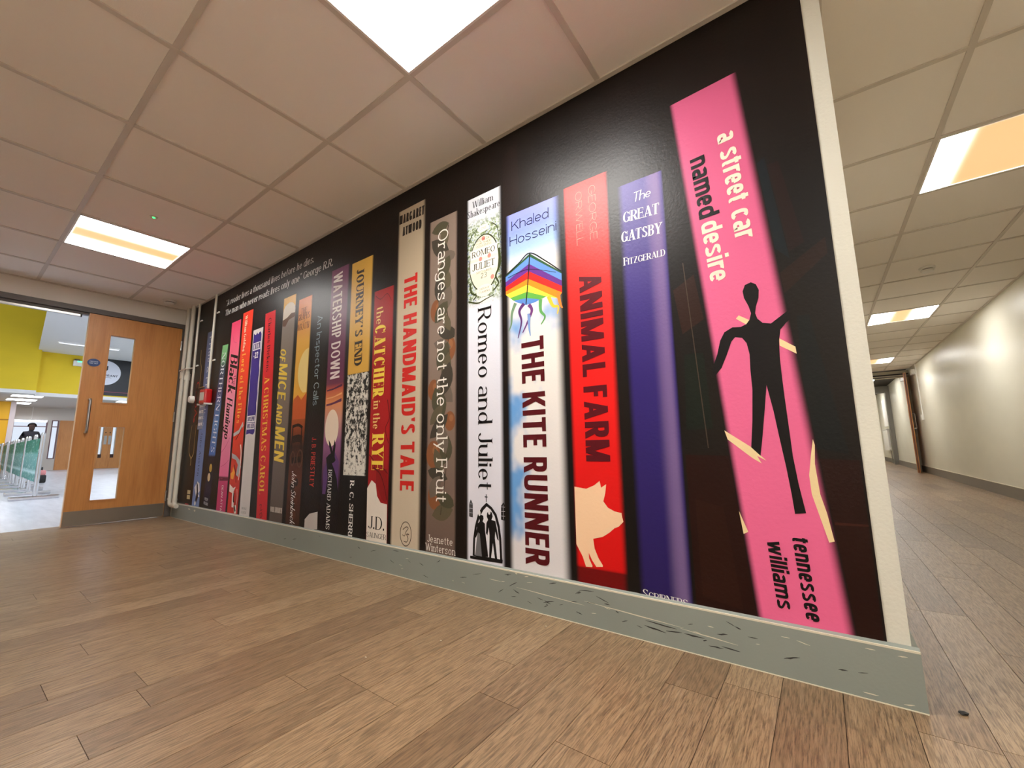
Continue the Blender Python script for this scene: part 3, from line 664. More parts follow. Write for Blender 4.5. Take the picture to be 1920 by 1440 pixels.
# background print: dark room with dim shelves
XM = -.0447
def mat_back():
    t = NT('dark_print'); n = t.noise(t.pos((1.3, 1, 1.1)), 1, 2)
    t.color(t.ramp(n, [(.3, lin((13, 11, 11))), (.55, lin((22, 15, 12))), (.8, lin((16, 11, 10)))])); return finish(t)
bgd = MB().box(XW, XM, -D0, .0025, .134, H).build('dark_backdrop', mat_back(), mural)
for pts, c in (
    ([(-.49, .14), (-.05, .14), (-.05, .585), (-.49, .60)], (34, 8, 5)),
    ([(-.47, .17), (-.36, .15), (-.39, .44), (-.47, .46)], (40, 14, 8)),
    ([(-.48, .68), (-.40, .68), (-.41, .93), (-.47, .93)], (18, 24, 18)),
    ([(-.47, 1.0), (-.40, 1.04), (-.42, 1.2), (-.49, 1.16)], (44, 22, 14)),
    ([(-.215, 1.26), (-.15, 1.18), (-.185, 1.53), (-.235, 1.50)], (17, 25, 30)),
    ([(-.15, 1.20), (-.11, 1.22), (-.15, 1.5), (-.18, 1.5)], (30, 15, 14)),
    ([(-.21, 1.12), (-.06, 1.22), (-.06, 1.17), (-.19, 1.06)], (36, 20, 14)),
    ([(-.155, .62), (-.07, .60), (-.12, 1.0), (-.15, 1.0)], (17, 19, 20)),
    ([(-.12, .42), (-.05, .42), (-.05, .415), (-.12, .413)], (62, 26, 18)),
    ([(-1.47, .2), (-1.455, .2), (-1.455, 1.8), (-1.47, 1.8)], (30, 20, 16)),
    ([(-1.225, 1.65), (-1.13, 1.72), (-1.14, 2.05), (-1.22, 2.0)], (30, 20, 17)),
    ([(-.42, .62), (-.417, .62), (-.45, 1.25), (-.453, 1.25)], (70, 58, 46)),
    ([(-.70, 1.75), (-.52, 1.78), (-.53, 2.05), (-.70, 2.04)], (24, 16, 14))):
    DD = globals().get('DD', 0) + 1; flat('dim_shape', pts, D0 + .00012 + DD * .00002, ink(c), mural)
white = ink((238, 236, 232)); offw = ink((232, 222, 205)); blk = ink((20, 16, 18))
texts('quotation', mural, ink((226, 224, 220)), [
    (ITAL, '\u201cA reader lives a thousand lives before he dies.', (-4.46, 1.957), (-2.918, 1.953), .056),
    (ITAL, 'The man who never reads lives only one\u201d George R.R.', (-4.455, 1.862), (-2.668, 1.859), .056)])

# --- black spine with gold wishbone
b = upright(-5.11, -4.885, 1.80, spine_mat((26, 20, 18)), 'black spine with red letters and a gold wishbone')
texts('title_lettering', b, ink((196, 30, 30)), [(FAT, 'OBBA', (-5.02, 1.30), (-5.005, .95), .07)])
strokes('illustration', b, ink((206, 176, 110)), [([(-4.975, .50), (-4.98, .56), (-5.045, .62), (-5.06, .72), (-5.035, .88)], .012, .006), ([(-4.98, .56), (-4.925, .62), (-4.93, .72), (-4.925, .88)], .012, .006),
    ([(-4.985, 1.62), (-4.97, 1.5), (-4.935, 1.42), (-4.94, 1.25)], .01, .006)])
flat('red_mark', disc(-5.0, .93, .016, .026, 10), D3, ink((190, 30, 30)), b)
for z in (.255, .21): flat('author_label', [(-4.99, z - .018), (-4.91, z - .018), (-4.91, z + .018), (-4.99, z + .018)], D3, ink((214, 204, 160)), b)
flat('publisher_mark', [(-5.02, .137), (-4.93, .137), (-4.93, .15), (-5.02, .15)], D3, ink((200, 50, 60)), b)
# --- blue spine
b = upright(-4.855, -4.66, 1.773, spine_mat([(0, (118, 142, 192)), (.3, (112, 138, 192)), (.6, (90, 112, 160)), (1, (84, 98, 128))]), 'blue spine with white and dark lettering')
texts('title_lettering', b, ink((214, 218, 226)), [(SERIF | dict(gap=.22), 'Pride & Prejudice', *down(-4.79, 1.72, .86), .07)])
texts('author_lettering', b, ink((24, 32, 62)), [(SERIF | dict(gap=.2), 'Jane Austen', *down(-4.785, .81, .41), .048)])
flat('illustration', ART['pp_art'], D2, ink((232, 232, 234)), b); flat('illustration', [(-4.78, .36), (-4.74, .33), (-4.71, .22), (-4.75, .17), (-4.77, .2), (-4.75, .27)], D3, blk, b)
flat('publisher_mark', disc(-4.77, .165, .02, .02, 12), D3, white, b)
# --- green and navy leaning spine
b = spine((-4.455, 1.583), (-4.318, 1.577), (-4.60, .136), (-4.43, .136), spine_mat([(0, (28, 20, 20)), (.1, (30, 30, 62)), (.25, (34, 26, 30)), (.31, (36, 30, 44)), (.325, (72, 112, 186)), (.5, (92, 138, 196)), (.7, (52, 62, 112)), (.86, (58, 72, 92)), (.93, (126, 190, 130)), (1, (128, 196, 132))]), 'narrow green and blue spine leaning a little')
texts('title_lettering', b, ink((232, 236, 242)), [(SERIF | dict(W=.16, gap=.1), 'NORTHERN LIGHTS', (-4.435, 1.51), (-4.503, .625), .075)])
for cx, cz, c in ((-4.475, .485, (206, 168, 74)), (-4.497, .405, (222, 196, 150))): flat('seal', disc(cx, cz, .03, .036, 18), D3, ink(c), b)
texts('author_lettering', b, ink((190, 190, 196)), [(SANS | dict(W=.2), 'PHILIP', (-4.55, .207), (-4.475, .2), .025), (SANS | dict(W=.2), 'PULLMAN', (-4.565, .173), (-4.47, .163), .025)])
# --- pink spine
b = upright(-4.285, -4.083, 1.763, spine_mat([(0, (196, 56, 108)), (.155, (206, 64, 116)), (.17, (92, 28, 52)), (.178, (238, 112, 158)), (.5, (248, 160, 184)), (.72, (246, 124, 150)), (1, (236, 70, 112))], .05, .07), 'bright pink spine with brush script')
texts('title_lettering', b, blk, [(BRUSH | dict(W=.17), 'Black', (-4.245, 1.475), (-4.245, 1.13), .15), (BRUSH, 'Flamingo', (-4.243, 1.09), (-4.243, .74), .115)])
texts('title_lettering', b, ink((168, 30, 70)), [(SANS, 'the', (-4.15, 1.27), (-4.15, 1.18), .055)])
flat('illustration', ART['bf_hem'], D2, ink((110, 30, 60)), b)
strokes('illustration', b, ink((206, 84, 128)), [([(-4.27, .62), (-4.19, .67), (-4.12, .74)], .006, .004), ([(-4.26, .5), (-4.18, .52), (-4.1, .56)], .005, .004), ([(-4.25, 1.66), (-4.2, 1.58), (-4.14, 1.56)], .006, .003)])
texts('author_lettering', b, white, [(SANS, 'DEAN ATTA', *down(-4.20, .347, .142), .036)])
# --- orange red spine
b = upright(-4.06, -3.852, 1.806, spine_mat([(0, (200, 44, 36)), (.5, (240, 70, 44)), (1, (246, 66, 44))], .06, .08), 'orange-red spine with gold lettering and ribbons')
texts('author_lettering', b, ink((250, 226, 196)), [(SERIF | dict(W=.16), 'William Golding', *down(-4.005, 1.772, 1.462), .046)])
texts('title_lettering', b, ink((250, 186, 70)), [(SERIF | dict(W=.16, gap=.12), 'Lord of the Flies', *down(-4.01, 1.437, .856), .07)])
for k, c in (('rib1', (190, 190, 190)), ('rib2', (176, 180, 184)), ('flame', (250, 168, 50)), ('rag', (240, 228, 220))): flat('illustration', [(max(-4.055, min(-3.86, x)), z) for x, z in ART[k]], D2, ink(c), b)
strokes('illustration', b, blk, [([(-4.0, .72), (-3.95, .76), (-3.9, .82)], .008, .006), ([(-3.99, .52), (-3.95, .46), (-3.93, .38)], .01, .008), ([(-3.95, .30), (-3.95, .24), (-3.93, .23)], .016, .014), ([(-3.93, .2), (-3.9, .16)], .02, .018)])
strokes('illustration', b, ink((246, 232, 220)), [([(-3.90, .68), (-3.875, .6), (-3.88, .45), (-3.89, .4)], .02, .008), ([(-3.90, .33), (-3.885, .26), (-3.9, .2)], .008, .006)], D2)
# --- white spine with violet panel
b = upright(-3.83, -3.643, 1.612, spine_mat((222, 216, 214), .06, .08), 'white spine with torn violet panel')
pan = [(-3.815, .757)]
for i in range(9): pan.append((-3.815 + .142 * (i + 1) / 9, .757 + rnd.uniform(-.006, .012)))
for i in range(22): pan.append((-3.668 + rnd.uniform(-.006, .006), .78 + (1.56 - .78) * i / 21))
for i in range(7): pan.append((-3.672 - .14 * (i + 1) / 7, 1.575 + rnd.uniform(-.012, .01)))
for i in range(20): pan.append((-3.815 + rnd.uniform(-.005, .005), 1.55 - (1.55 - .79) * i / 19))
flat('violet_panel', pan, D2, ink((62, 46, 138)), b)
for z0, z1 in ((1.436, 1.50), (.853, .905), (.797, .848)): flat('white_label', [(-3.81, z0), (-3.675, z0), (-3.675, z1), (-3.81, z1)], D2 + .0002, ink((236, 232, 236)), b)
texts('title_lettering', b, ink((48, 36, 110)), [(BOLD, 'CATCH', (-3.80, 1.443), (-3.685, 1.443), .05)])
texts('title_lettering', b, white, [(BOLD, '-22', (-3.785, 1.368), (-3.705, 1.368), .05)])
texts('author_lettering', b, ink((70, 60, 130)), [(BOLD, 'JOSEPH', (-3.80, .861), (-3.685, .861), .036), (BOLD, 'HELLER', (-3.80, .805), (-3.685, .805), .036)])
texts('publisher_lettering', b, ink((170, 168, 166)), [(SANS | dict(W=.2), 'VINTAGE', (-3.79, .185), (-3.70, .185), .018), (SANS | dict(W=.2), 'CLASSIC', (-3.79, .155), (-3.70, .155), .018)])
# --- red leaning spine
b = spine((-3.632, 1.714), (-3.447, 1.714), (-3.536, .136), (-3.358, .136), spine_mat([(0, (214, 36, 50)), (1, (232, 44, 56))], .06, .1), 'crimson spine with yellow lettering, leaning')
texts('author_lettering', b, ink((60, 16, 26)), [(SERIF | dict(W=.15, gap=.1), 'Charles Dickens', (-3.565, 1.662), (-3.54, 1.23), .05)])
texts('title_lettering', b, ink((250, 196, 66)), [(SERIF | dict(W=.17, gap=.08), 'A CHRISTMAS CAROL', (-3.557, 1.19), (-3.512, .315), .078)])
strokes('publisher_mark', b, ink((110, 20, 34)), [([(-3.49, .235), (-3.46, .24), (-3.47, .2), (-3.44, .21)], .006, .005), ([(-3.48, .17), (-3.45, .185), (-3.44, .16), (-3.46, .15), (-3.47, .165)], .006, .005)])
# --- grey spine, yellow top
b = upright(-3.335, -3.132, 1.772, spine_mat([(0, (92, 80, 74)), (.5, (126, 112, 104)), (.85, (150, 138, 130)), (1, (160, 146, 136))]), 'warm grey spine with yellow italic capitals')
flat('illustration', [(-3.325, 1.66), (-3.325, 1.772), (-3.145, 1.772), (-3.145, 1.68), (-3.2, 1.7), (-3.26, 1.68)], D2, ink((236, 186, 84)), b)
flat('illustration', [(-3.325, 1.60), (-3.325, 1.655)] + [(-3.235 + .09 * math.cos(a), 1.66 + .065 * math.sin(a)) for a in [math.pi - i * math.pi / 8 for i in range(9)]] + [(-3.145, 1.61)], D2 + .0001, ink((236, 224, 208)), b)
flat('illustration', [(-3.325, 1.555), (-3.28, 1.545), (-3.23, 1.59), (-3.145, 1.60), (-3.145, 1.63), (-3.2, 1.635), (-3.26, 1.61), (-3.325, 1.60)], D2 + .0002, ink((112, 78, 58)), b)
YI = dict(W=.15, t=.13, d=.13, sl=.16, gap=.1)
texts('title_lettering', b, ink((246, 212, 84)), [(YI, 'OF', (-3.325, 1.385), (-3.335, 1.295), .09), (YI, 'MICE', (-3.33, 1.27), (-3.33, 1.005), .125), (YI, 'AND', (-3.325, .972), (-3.325, .824), .085), (YI, 'MEN', (-3.325, .803), (-3.315, .56), .14)])
texts('author_lettering', b, ink((216, 206, 196)), [(BOLD, 'JOHN STEINBECK', (-3.315, .203), (-3.15, .203), .036)])
# --- orange landscape spine
b = upright(-3.10, -2.905, 1.71, spine_mat([(0, (60, 30, 22)), (.2, (96, 46, 26)), (.33, (60, 34, 24)), (.4, (140, 66, 34)), (.52, (214, 108, 50)), (.55, (240, 180, 70)), (.8, (246, 188, 80)), (.9, (246, 166, 84)), (1, (244, 150, 92))], .06, .1), 'orange and yellow landscape spine')
texts('title_lettering', b, ink((104, 52, 30)), [(SERIF, 'THE', (-3.055, 1.597), (-2.975, 1.597), .04), (SERIF, 'GRAPES', (-3.095, 1.55), (-2.935, 1.55), .045), (SERIF, 'of', (-3.035, 1.527), (-2.99, 1.527), .018), (SERIF, 'WRATH', (-3.095, 1.476), (-2.935, 1.476), .047)])
flat('sun', [(-2.918, 1.02)] + [(-2.918 - .13 * math.sin(a), 1.17 + .16 * -math.cos(a)) for a in [.35 + i * (2.5) / 14 for i in range(15)]] + [(-2.918, 1.33)], D2, ink((252, 226, 150)), b)
flat('illustration', [(-3.085, .84), (-3.085, .98), (-3.03, 1.01), (-2.98, .97), (-2.915, 1.02), (-2.915, .84)], D2 + .0002, ink((206, 96, 48)), b)
strokes('illustration', b, ink((44, 26, 20)), [([(-3.08, .79), (-3.0, .80), (-2.94, .78)], .02, .02), ([(-3.075, .70), (-2.99, .71), (-2.94, .70)], .05, .05), ([(-3.07, .80), (-3.075, .60)], .014, .014), ([(-2.95, .79), (-2.945, .6)], .014, .014), ([(-3.06, .56), (-2.94, .57)], .04, .04)], D2 + .0003)
strokes('illustration', b, ink((96, 60, 40)), [(disc(-2.955, .575, .035, .055, 12) + [(-2.92, .575)], .012, .012), (disc(-3.05, .575, .025, .045, 12) + [(-3.025, .575)], .01, .01)], D2 + .0005)
for i in range(9): flat('illustration', disc(rnd.uniform(-3.07, -2.94), rnd.uniform(.18, .46), .022, .028, 10), D2 + .0001 * i / 9, ink((92, 46, 28) if i % 2 else (40, 24, 22)), b)
texts('author_lettering', b, white, [(SCRIPT, 'John Steinbeck', (-3.045, .495), (-3.033, .15), .06)])
# --- black spine with grey lettering
b = upright(-2.875, -2.69, 1.674, spine_mat([(0, (24, 18, 18)), (.42, (34, 18, 18)), (.5, (28, 22, 22)), (1, (26, 22, 20))]), 'black spine with blue-grey sans lettering')
texts('title_lettering', b, ink((150, 174, 184)), [(SANS, 'An Inspector Calls', *down(-2.825, 1.536, .92), .064)])
texts('author_lettering', b, ink((196, 56, 44)), [(SANS | dict(W=.13), 'J. B. PRIESTLEY', *down(-2.81, .712, .397), .052)])
flat('illustration', ART['pale10'], D2, ink((196, 190, 186)), b)
# --- purple spine with rabbit
b = upright(-2.678, -2.464, 1.818, spine_mat([(0, (20, 14, 18)), (.14, (26, 16, 26)), (.2, (84, 42, 78)), (.32, (150, 96, 140)), (.4, (206, 150, 140)), (.47, (232, 150, 96)), (.52, (196, 92, 72)), (.54, (118, 58, 86)), (.58, (110, 52, 86)), (1, (124, 66, 104))], .06, .12), 'purple spine with sunset and a dark rabbit')
texts('title_lettering', b, ink((244, 232, 230)), [(dict(W=.12, gap=.09), 'WATERSHIP DOWN', (-2.648, 1.785), (-2.63, 1.075), .105)])
flat('moon', disc(-2.585, .765, .075, .115, 26), D2, ink((246, 226, 206)), b)
for zz, hh, c in ((.905, .02, (110, 56, 88)), (.95, .012, (240, 176, 120)), (1.0, .016, (92, 44, 76))): flat('cloud', [(-2.66, zz), (-2.6, zz + hh * .2), (-2.49, zz + .02), (-2.49, zz + hh + .02), (-2.58, zz + hh), (-2.66, zz + hh * .6)], D2 + .0001, ink(c), b)
flat('hills', [(-2.655, .50), (-2.62, .56), (-2.58, .53), (-2.54, .62), (-2.49, .56), (-2.49, .36), (-2.655, .36)], D2 + .0002, ink((96, 60, 118)), b)
flat('rabbit', ART['rabbit'], D2 + .0003, blk, b)
texts('author_lettering', b, white, [(SERIF, 'RICHARD ADAMS', *down(-2.597, .508, .157), .04)])
# --- yellow, photo and black spine
def bw(t, u, v, c):
    n = t.noise(t.pos((34, 1, 26)), 1, 4, .65); n2 = t.noise(t.pos((110, 1, 90)), 1, 3)
    low = t.smooth(v, .36, .22); g = t.math('ADD', t.math('ADD', n, t.math('MULTIPLY', n2, .35)), t.math('MULTIPLY', low, .08))
    k = t.ramp(t.smooth(g, .62, .74), [(0, lin((22, 20, 18))), (1, prn((228, 224, 214)))])
    band = t.math('MULTIPLY', t.math('GREATER_THAN', v, .207), t.math('LESS_THAN', v, .567)); return t.mix(band, c, k)
b = upright(-2.443, -2.212, 1.803, spine_mat([(0, (20, 18, 18)), (.207, (22, 20, 20)), (.208, (200, 200, 196)), (.566, (60, 58, 54)), (.567, (226, 176, 74)), (1, (230, 182, 80))], .05, .1, fx=bw), 'yellow spine with black-and-white photograph')
texts('title_lettering', b, ink((52, 40, 28)), [(FAT | dict(ser=.07, t=.09), 'JOURNEY\u2019S END', (-2.385, 1.75), (-2.372, 1.128), .078)])
texts('author_lettering', b, white, [(FAT | dict(ser=.06, t=.09), 'R. C. SHERRIFF', *down(-2.362, .452, .085), .04)])
# --- red spine with white foot
b = upright(-2.197, -2.005, 1.558, spine_mat([(0, (158, 26, 30)), (.5, (176, 30, 34)), (1, (160, 30, 32))], .05, .1), 'dark red spine with white foot and yellow lettering')
flat('white_foot', ART['white13'], D2, ink((236, 226, 214)), b); flat('illustration', ART['horse'], D2 + .0001, ink((142, 22, 26)), b)
strokes('illustration', b, ink((92, 14, 18)), [([(-2.15, .53), (-2.09, .50), (-2.05, .44), (-2.02, .36)], .008, .004), ([(-2.10, .56), (-2.05, .52), (-2.02, .5)], .006, .004), ([(-2.19, .6), (-2.15, .57), (-2.13, .52)], .005, .004), ([(-2.04, .9), (-2.02, .8), (-2.05, .74), (-2.02, .66)], .006, .004), ([(-2.17, 1.1), (-2.185, 1.0), (-2.16, .93)], .004, .003), ([(-2.18, 1.53), (-2.13, 1.50), (-2.07, 1.52), (-2.03, 1.47)], .005, .003)])
yl = ink((248, 214, 80)); pl = ink((240, 200, 120))
texts('title_lettering', b, pl, [(SERIF | dict(W=.15), 'the', *down(-2.165, 1.455, 1.35), .062), (SERIF | dict(W=.14), 'in the', *down(-2.165, .90, .742), .062)])
texts('title_lettering', b, yl, [(SERIF | dict(W=.2), 'CATCHER', *down(-2.175, 1.342, .925), .1), (SERIF | dict(W=.2), 'RYE', *down(-2.165, .712, .518), .105)])
texts('author_lettering', b, blk, [(SERIF | dict(W=.16), 'J.D.', (-2.178, .203), (-2.035, .203), .066), (SERIF | dict(W=.14), 'SALINGER', (-2.187, .158), (-2.02, .158), .026)])
# --- beige spine
b = upright(-1.99, -1.752, 1.994, spine_mat([(0, (206, 190, 168)), (.7, (196, 178, 152)), (1, (170, 152, 128))], .1, .13), 'tall beige spine with red capitals')
texts('author_lettering', b, ink((40, 32, 26)), [(BOLD, 'MARGARET', (-1.978, 1.913), (-1.768, 1.906), .054), (BOLD, 'ATWOOD', (-1.948, 1.834), (-1.788, 1.831), .053)])
texts('title_lettering', b, ink((206, 40, 34)), [(HEAVY, 'THE HANDMAID\u2019S TALE', (-1.921, 1.582), (-1.917, .418), .108)])
ring = Face(W=.06, t=.03)
strokes('publisher_mark', b, ink((70, 58, 48)), [(disc(-1.863, .206, .042, .058, 24) + [(-1.821, .206)], .004, .004), ([(-1.885, .225), (-1.86, .24), (-1.845, .235), (-1.862, .215), (-1.872, .195), (-1.888, .2)], .004, .003), ([(-1.838, .205), (-1.855, .205), (-1.845, .185), (-1.855, .168), (-1.878, .17)], .005, .003)])
# --- taupe botanical spine
b = upright(-1.724, -1.512, 1.836, spine_mat([(0, (110, 90, 80)), (.5, (136, 116, 104)), (1, (134, 116, 104))], .08, .1), 'taupe spine printed with oranges and leaves')
r2 = random.Random(3)
for i, (cx, cz, r) in enumerate(((-1.66, 1.33, .045), (-1.575, 1.12, .05), (-1.675, .92, .04), (-1.67, .60, .05), (-1.66, .40, .045), (-1.56, .76, .035))):
    flat('orange', disc(cx, cz, r, r * 1.35, 22), D2, ink((134, 84, 52)), b); flat('orange_shine', disc(cx + r * .25, cz + r * .4, r * .4, r * .5, 14), D2 + .0001, ink((150, 100, 66)), b)
for i in range(26):
    cx, cz = r2.uniform(-1.66, -1.575), 1.78 - i * .058; a = r2.uniform(-1.4, 1.4) + (math.pi if i % 2 else 0); l = r2.uniform(.10, .18); w = l * r2.uniform(.2, .3)
    pts = []
    for k in range(13):
        t_ = k / 6; t_ = t_ if t_ <= 1 else 2 - t_; sgn = 1 if k <= 6 else -1
        u_ = (t_ - .5) * l; v_ = sgn * w * math.sin(math.pi * t_) ** .8
        if k in (12,): continue
        px, pz = cx + u_ * math.cos(a) - v_ * math.sin(a), cz + u_ * math.sin(a) + v_ * math.cos(a)
        pts.append((max(-1.708, min(-1.53, px)), pz))
    flat('printed_leaf', pts, D2 + .0002 + (i % 5) * .00004, ink(((78, 74, 56), (94, 86, 66), (66, 60, 50), (108, 96, 84))[i % 4]), b)
strokes('illustration', b, ink((70, 56, 46)), [([(-1.58, 1.78), (-1.62, 1.5), (-1.57, 1.2), (-1.63, .9), (-1.58, .6), (-1.62, .3)], .006, .004)], D2 + .0001)
texts('title_lettering', b, ink((244, 238, 228)), [(TYPE, 'Oranges are not the only Fruit', (-1.655, 1.765), (-1.648, .377), .074)])
texts('author_lettering', b, ink((244, 238, 228)), [(TYPE, 'Jeanette', (-1.705, .187), (-1.537, .187), .034), (TYPE, 'Winterson', (-1.715, .147), (-1.52, .147), .034)])
# --- white spine with garland and arch
def garland(t, u, v, c):
    n = t.noise(t.pos((60, 1, 60)), 1, 3, .6); g = t.ramp(n, [(.3, lin((46, 56, 34))), (.45, lin((112, 128, 84))), (.55, lin((196, 202, 196))), (.62, lin((120, 136, 164))), (.75, lin((60, 74, 96)))])
    return t.mix(t.math('MULTIPLY', t.math('MULTIPLY', t.smooth(v, .665, .70), t.smooth(v, .945, .90)), .95), c, g)
b = upright(-1.452, -1.231, 1.861, spine_mat([(0, (222, 220, 232)), (.6, (222, 222, 232)), (1, (206, 208, 214))], .08, .12, fx=garland), 'white spine with garlanded oval and a couple under an arch')
texts('author_lettering', b, blk, [(SERIF, 'William', (-1.413, 1.806), (-1.283, 1.803), .036), (SERIF, 'Shakespeare', (-1.446, 1.762), (-1.243, 1.758), .036)])
flat('oval', disc(-1.342, 1.505, .094, .145, 36), D2, ink((52, 58, 40)), b); flat('oval', disc(-1.342, 1.505, .088, .138, 36), D2 + .0001, ink((228, 220, 192)), b)
for z0, z1 in ((1.535, 1.583), (1.465, 1.52)): flat('ribbon', [(-1.428, z0), (-1.26, z0 - .003), (-1.26, z1 - .003), (-1.428, z1)], D2 + .0002, ink((238, 232, 212)), b)
flat('ribbon', disc(-1.34, 1.365, .05, .03, 16), D2 + .0002, ink((236, 228, 206)), b); flat('ribbon', disc(-1.345, 1.68, .035, .018, 16), D2 + .0002, ink((236, 228, 206)), b)
flat('ribbon', disc(-1.335, 1.318, .045, .014, 16), D2 + .0002, ink((226, 222, 214)), b)
texts('cartouche_lettering', b, ink((40, 36, 30)), [(TYPE | dict(W=.16), 'ROMEO', (-1.416, 1.545), (-1.274, 1.543), .03), (TYPE | dict(W=.16), 'JULIET', (-1.416, 1.476), (-1.276, 1.475), .034), (TYPE, '23', (-1.36, 1.428), (-1.325, 1.428), .026),
    (SANS, 'SAVE THE DATE', (-1.395, 1.618), (-1.29, 1.616), .014), (SANS, 'FOR THEIR', (-1.39, 1.602), (-1.295, 1.6), .011), (SANS, 'WEDDINGS', (-1.39, 1.588), (-1.295, 1.587), .010), (SANS, 'SEPTEMBER', (-1.39, 1.456), (-1.295, 1.456), .011), (SANS, 'LOVE', (-1.366, 1.675), (-1.324, 1.675), .012), (SANS, 'CHURCH OF', (-1.372, 1.37), (-1.308, 1.37), .01), (SANS, 'ST LAURENCE', (-1.375, 1.354), (-1.305, 1.354), .01)])
for cx, cz in ((-1.345, 1.628), (-1.362, 1.527), (-1.308, 1.53), (-1.29, 1.42)): flat('rose', disc(cx, cz, .011, .012, 9), D3, ink((232, 132, 120)), b)
strokes('garland', b, ink((58, 66, 34)), [([(-1.25, 1.55), (-1.245, 1.47), (-1.27, 1.42), (-1.255, 1.38), (-1.285, 1.35)], .012, .008), ([(-1.43, 1.42), (-1.42, 1.37), (-1.39, 1.35), (-1.41, 1.33)], .012, .006), ([(-1.44, 1.33), (-1.38, 1.31), (-1.33, 1.32), (-1.28, 1.33)], .008, .004), ([(-1.44, 1.62), (-1.42, 1.66), (-1.38, 1.69)], .006, .004), ([(-1.29, 1.69), (-1.26, 1.66), (-1.25, 1.6)], .006, .004)])
texts('title_lettering', b, blk, [(SERIF | dict(W=.145, t=.05), 'Romeo and Juliet', *down(-1.38, 1.28, .447), .082)])
strokes('cross', b, blk, [([(-1.335, .428), (-1.335, .395)], .004, .004), ([(-1.343, .417), (-1.327, .417)], .004, .004)])
flat('arch', ART['arch_o'], D2, blk, b); flat('arch_opening', ART['arch_i'], D2 + .0002, ink((230, 228, 236)), b); flat('arch_step', ART['arch_b'], D2 + .0003, blk, b)
for k in ('lady', 'gent'): flat('silhouette', ART[k], D3, blk, b)
for cx, cz in ((-1.374, .345), (-1.318, .355)): flat('silhouette_face', disc(cx, cz, .007, .012, 10), D3 + .0002, ink((226, 222, 226)), b)
flat('dress', [(-1.385, .26), (-1.372, .26), (-1.36, .165), (-1.40, .165)], D3 + .0002, ink((112, 110, 114)), b)
for k in ('cwin1', 'cwin2'):
    p = ART[k]; flat('church_window', p, D2, blk, b); x0, x1 = min(q[0] for q in p), max(q[0] for q in p); z0, z1 = min(q[1] for q in p), max(q[1] for q in p)
    strokes('church_window_bars', b, ink((206, 204, 214)), [([((x0 + x1) / 2, z0 + .005), ((x0 + x1) / 2, z1 - .01)], .0015, .0015)] + [([(x0 + .002, z0 + (z1 - z0) * q), (x1 - .002, z0 + (z1 - z0) * q)], .0015, .0015) for q in (.25, .5, .75)])
# --- sky spine with kite
def clouds(t, u, v, c):
    n = t.noise(t.pos((4.5, 1, 3.2)), 1, 3, .55); k = t.smooth(n, .50, .66)
    k = t.math('MULTIPLY', k, t.smooth(v, .85, .6)); return t.mix(k, c, prn((104, 158, 216)))
b = upright(-1.212, -.920, 1.69, spine_mat([(0, (222, 218, 222)), (.5, (232, 226, 220)), (.82, (232, 224, 216)), (.88, (150, 178, 222)), (.94, (128, 144, 214)), (1, (134, 140, 206))], .1, .16, fx=clouds), 'wide sky-blue and white spine with a rainbow kite')
texts('author_lettering', b, ink((36, 34, 70)), [(SANS | dict(W=.09), 'Khaled', (-1.176, 1.608), (-.978, 1.606), .046), (SANS | dict(W=.09), 'Hosseini', (-1.188, 1.537), (-.942, 1.535), .046)])
texts('title_lettering', b, ink((84, 16, 24)), [(HEAVY | dict(W=.19), 'THE KITE RUNNER', (-1.133, 1.092), (-1.131, .172), .113)])
lev = [1.471, 1.458, 1.425, 1.392, 1.358, 1.332, 1.300, 1.272, 1.241]
cx_ = [-1.079 + (-1.104 + 1.079) * i / 8 for i in range(9)]
lft = [1.402, 1.396, 1.372, 1.350, 1.328, 1.312, 1.292, 1.275, 1.262]; rgt = [1.345, 1.338, 1.308, 1.284, 1.256, 1.236, 1.256, 1.250, 1.243]
lx = [-1.213] * 6 + [-1.19, -1.17, -1.15]; rx = [-.925] * 5 + [-.945, -1.0, -1.03, -1.06]
for i, c in enumerate(((44, 84, 50), (96, 138, 204), (98, 46, 130), (226, 40, 36), (246, 138, 34), (250, 220, 70), (98, 168, 72), (88, 134, 200))):
    flat('kite_band', [(lx[i], lft[i]), (lx[i + 1], lft[i + 1]), (cx_[i + 1], lev[i + 1]), (rx[i + 1], rgt[i + 1]), (rx[i], rgt[i]), (cx_[i], lev[i])], D2, ink(c), b)
strokes('kite_spars', b, ink((28, 30, 30)), [([(-1.079, 1.473), (-1.09, 1.36), (-1.104, 1.245)], .006, .005), ([(-1.213, 1.404), (-1.14, 1.442), (-1.079, 1.473), (-1.0, 1.415), (-.925, 1.347)], .006, .005), ([(-1.2, 1.39), (-1.09, 1.40), (-.95, 1.35)], .003, .002)])
for pts, c in (([(-1.16, 1.262), (-1.18, 1.22), (-1.185, 1.17), (-1.2, 1.14)], (110, 140, 110)), ([(-1.115, 1.25), (-1.14, 1.22), (-1.13, 1.17), (-1.15, 1.10)], (92, 50, 110)), ([(-1.09, 1.24), (-1.075, 1.21), (-1.1, 1.16), (-1.125, 1.12)], (110, 60, 120)), ([(-1.09, 1.2), (-1.09, 1.14), (-1.085, 1.10)], (120, 150, 200)), ([(-1.03, 1.25), (-1.03, 1.20), (-1.01, 1.17), (-1.03, 1.14)], (96, 160, 90)), ([(-.99, 1.255), (-.97, 1.21), (-.945, 1.20), (-.95, 1.17)], (250, 190, 60)), ([(-.945, 1.26), (-.935, 1.21), (-.925, 1.19)], (240, 130, 50))):
    strokes('kite_tail', b, ink(c), [(pts, .018, .004)], D2 + .0003)
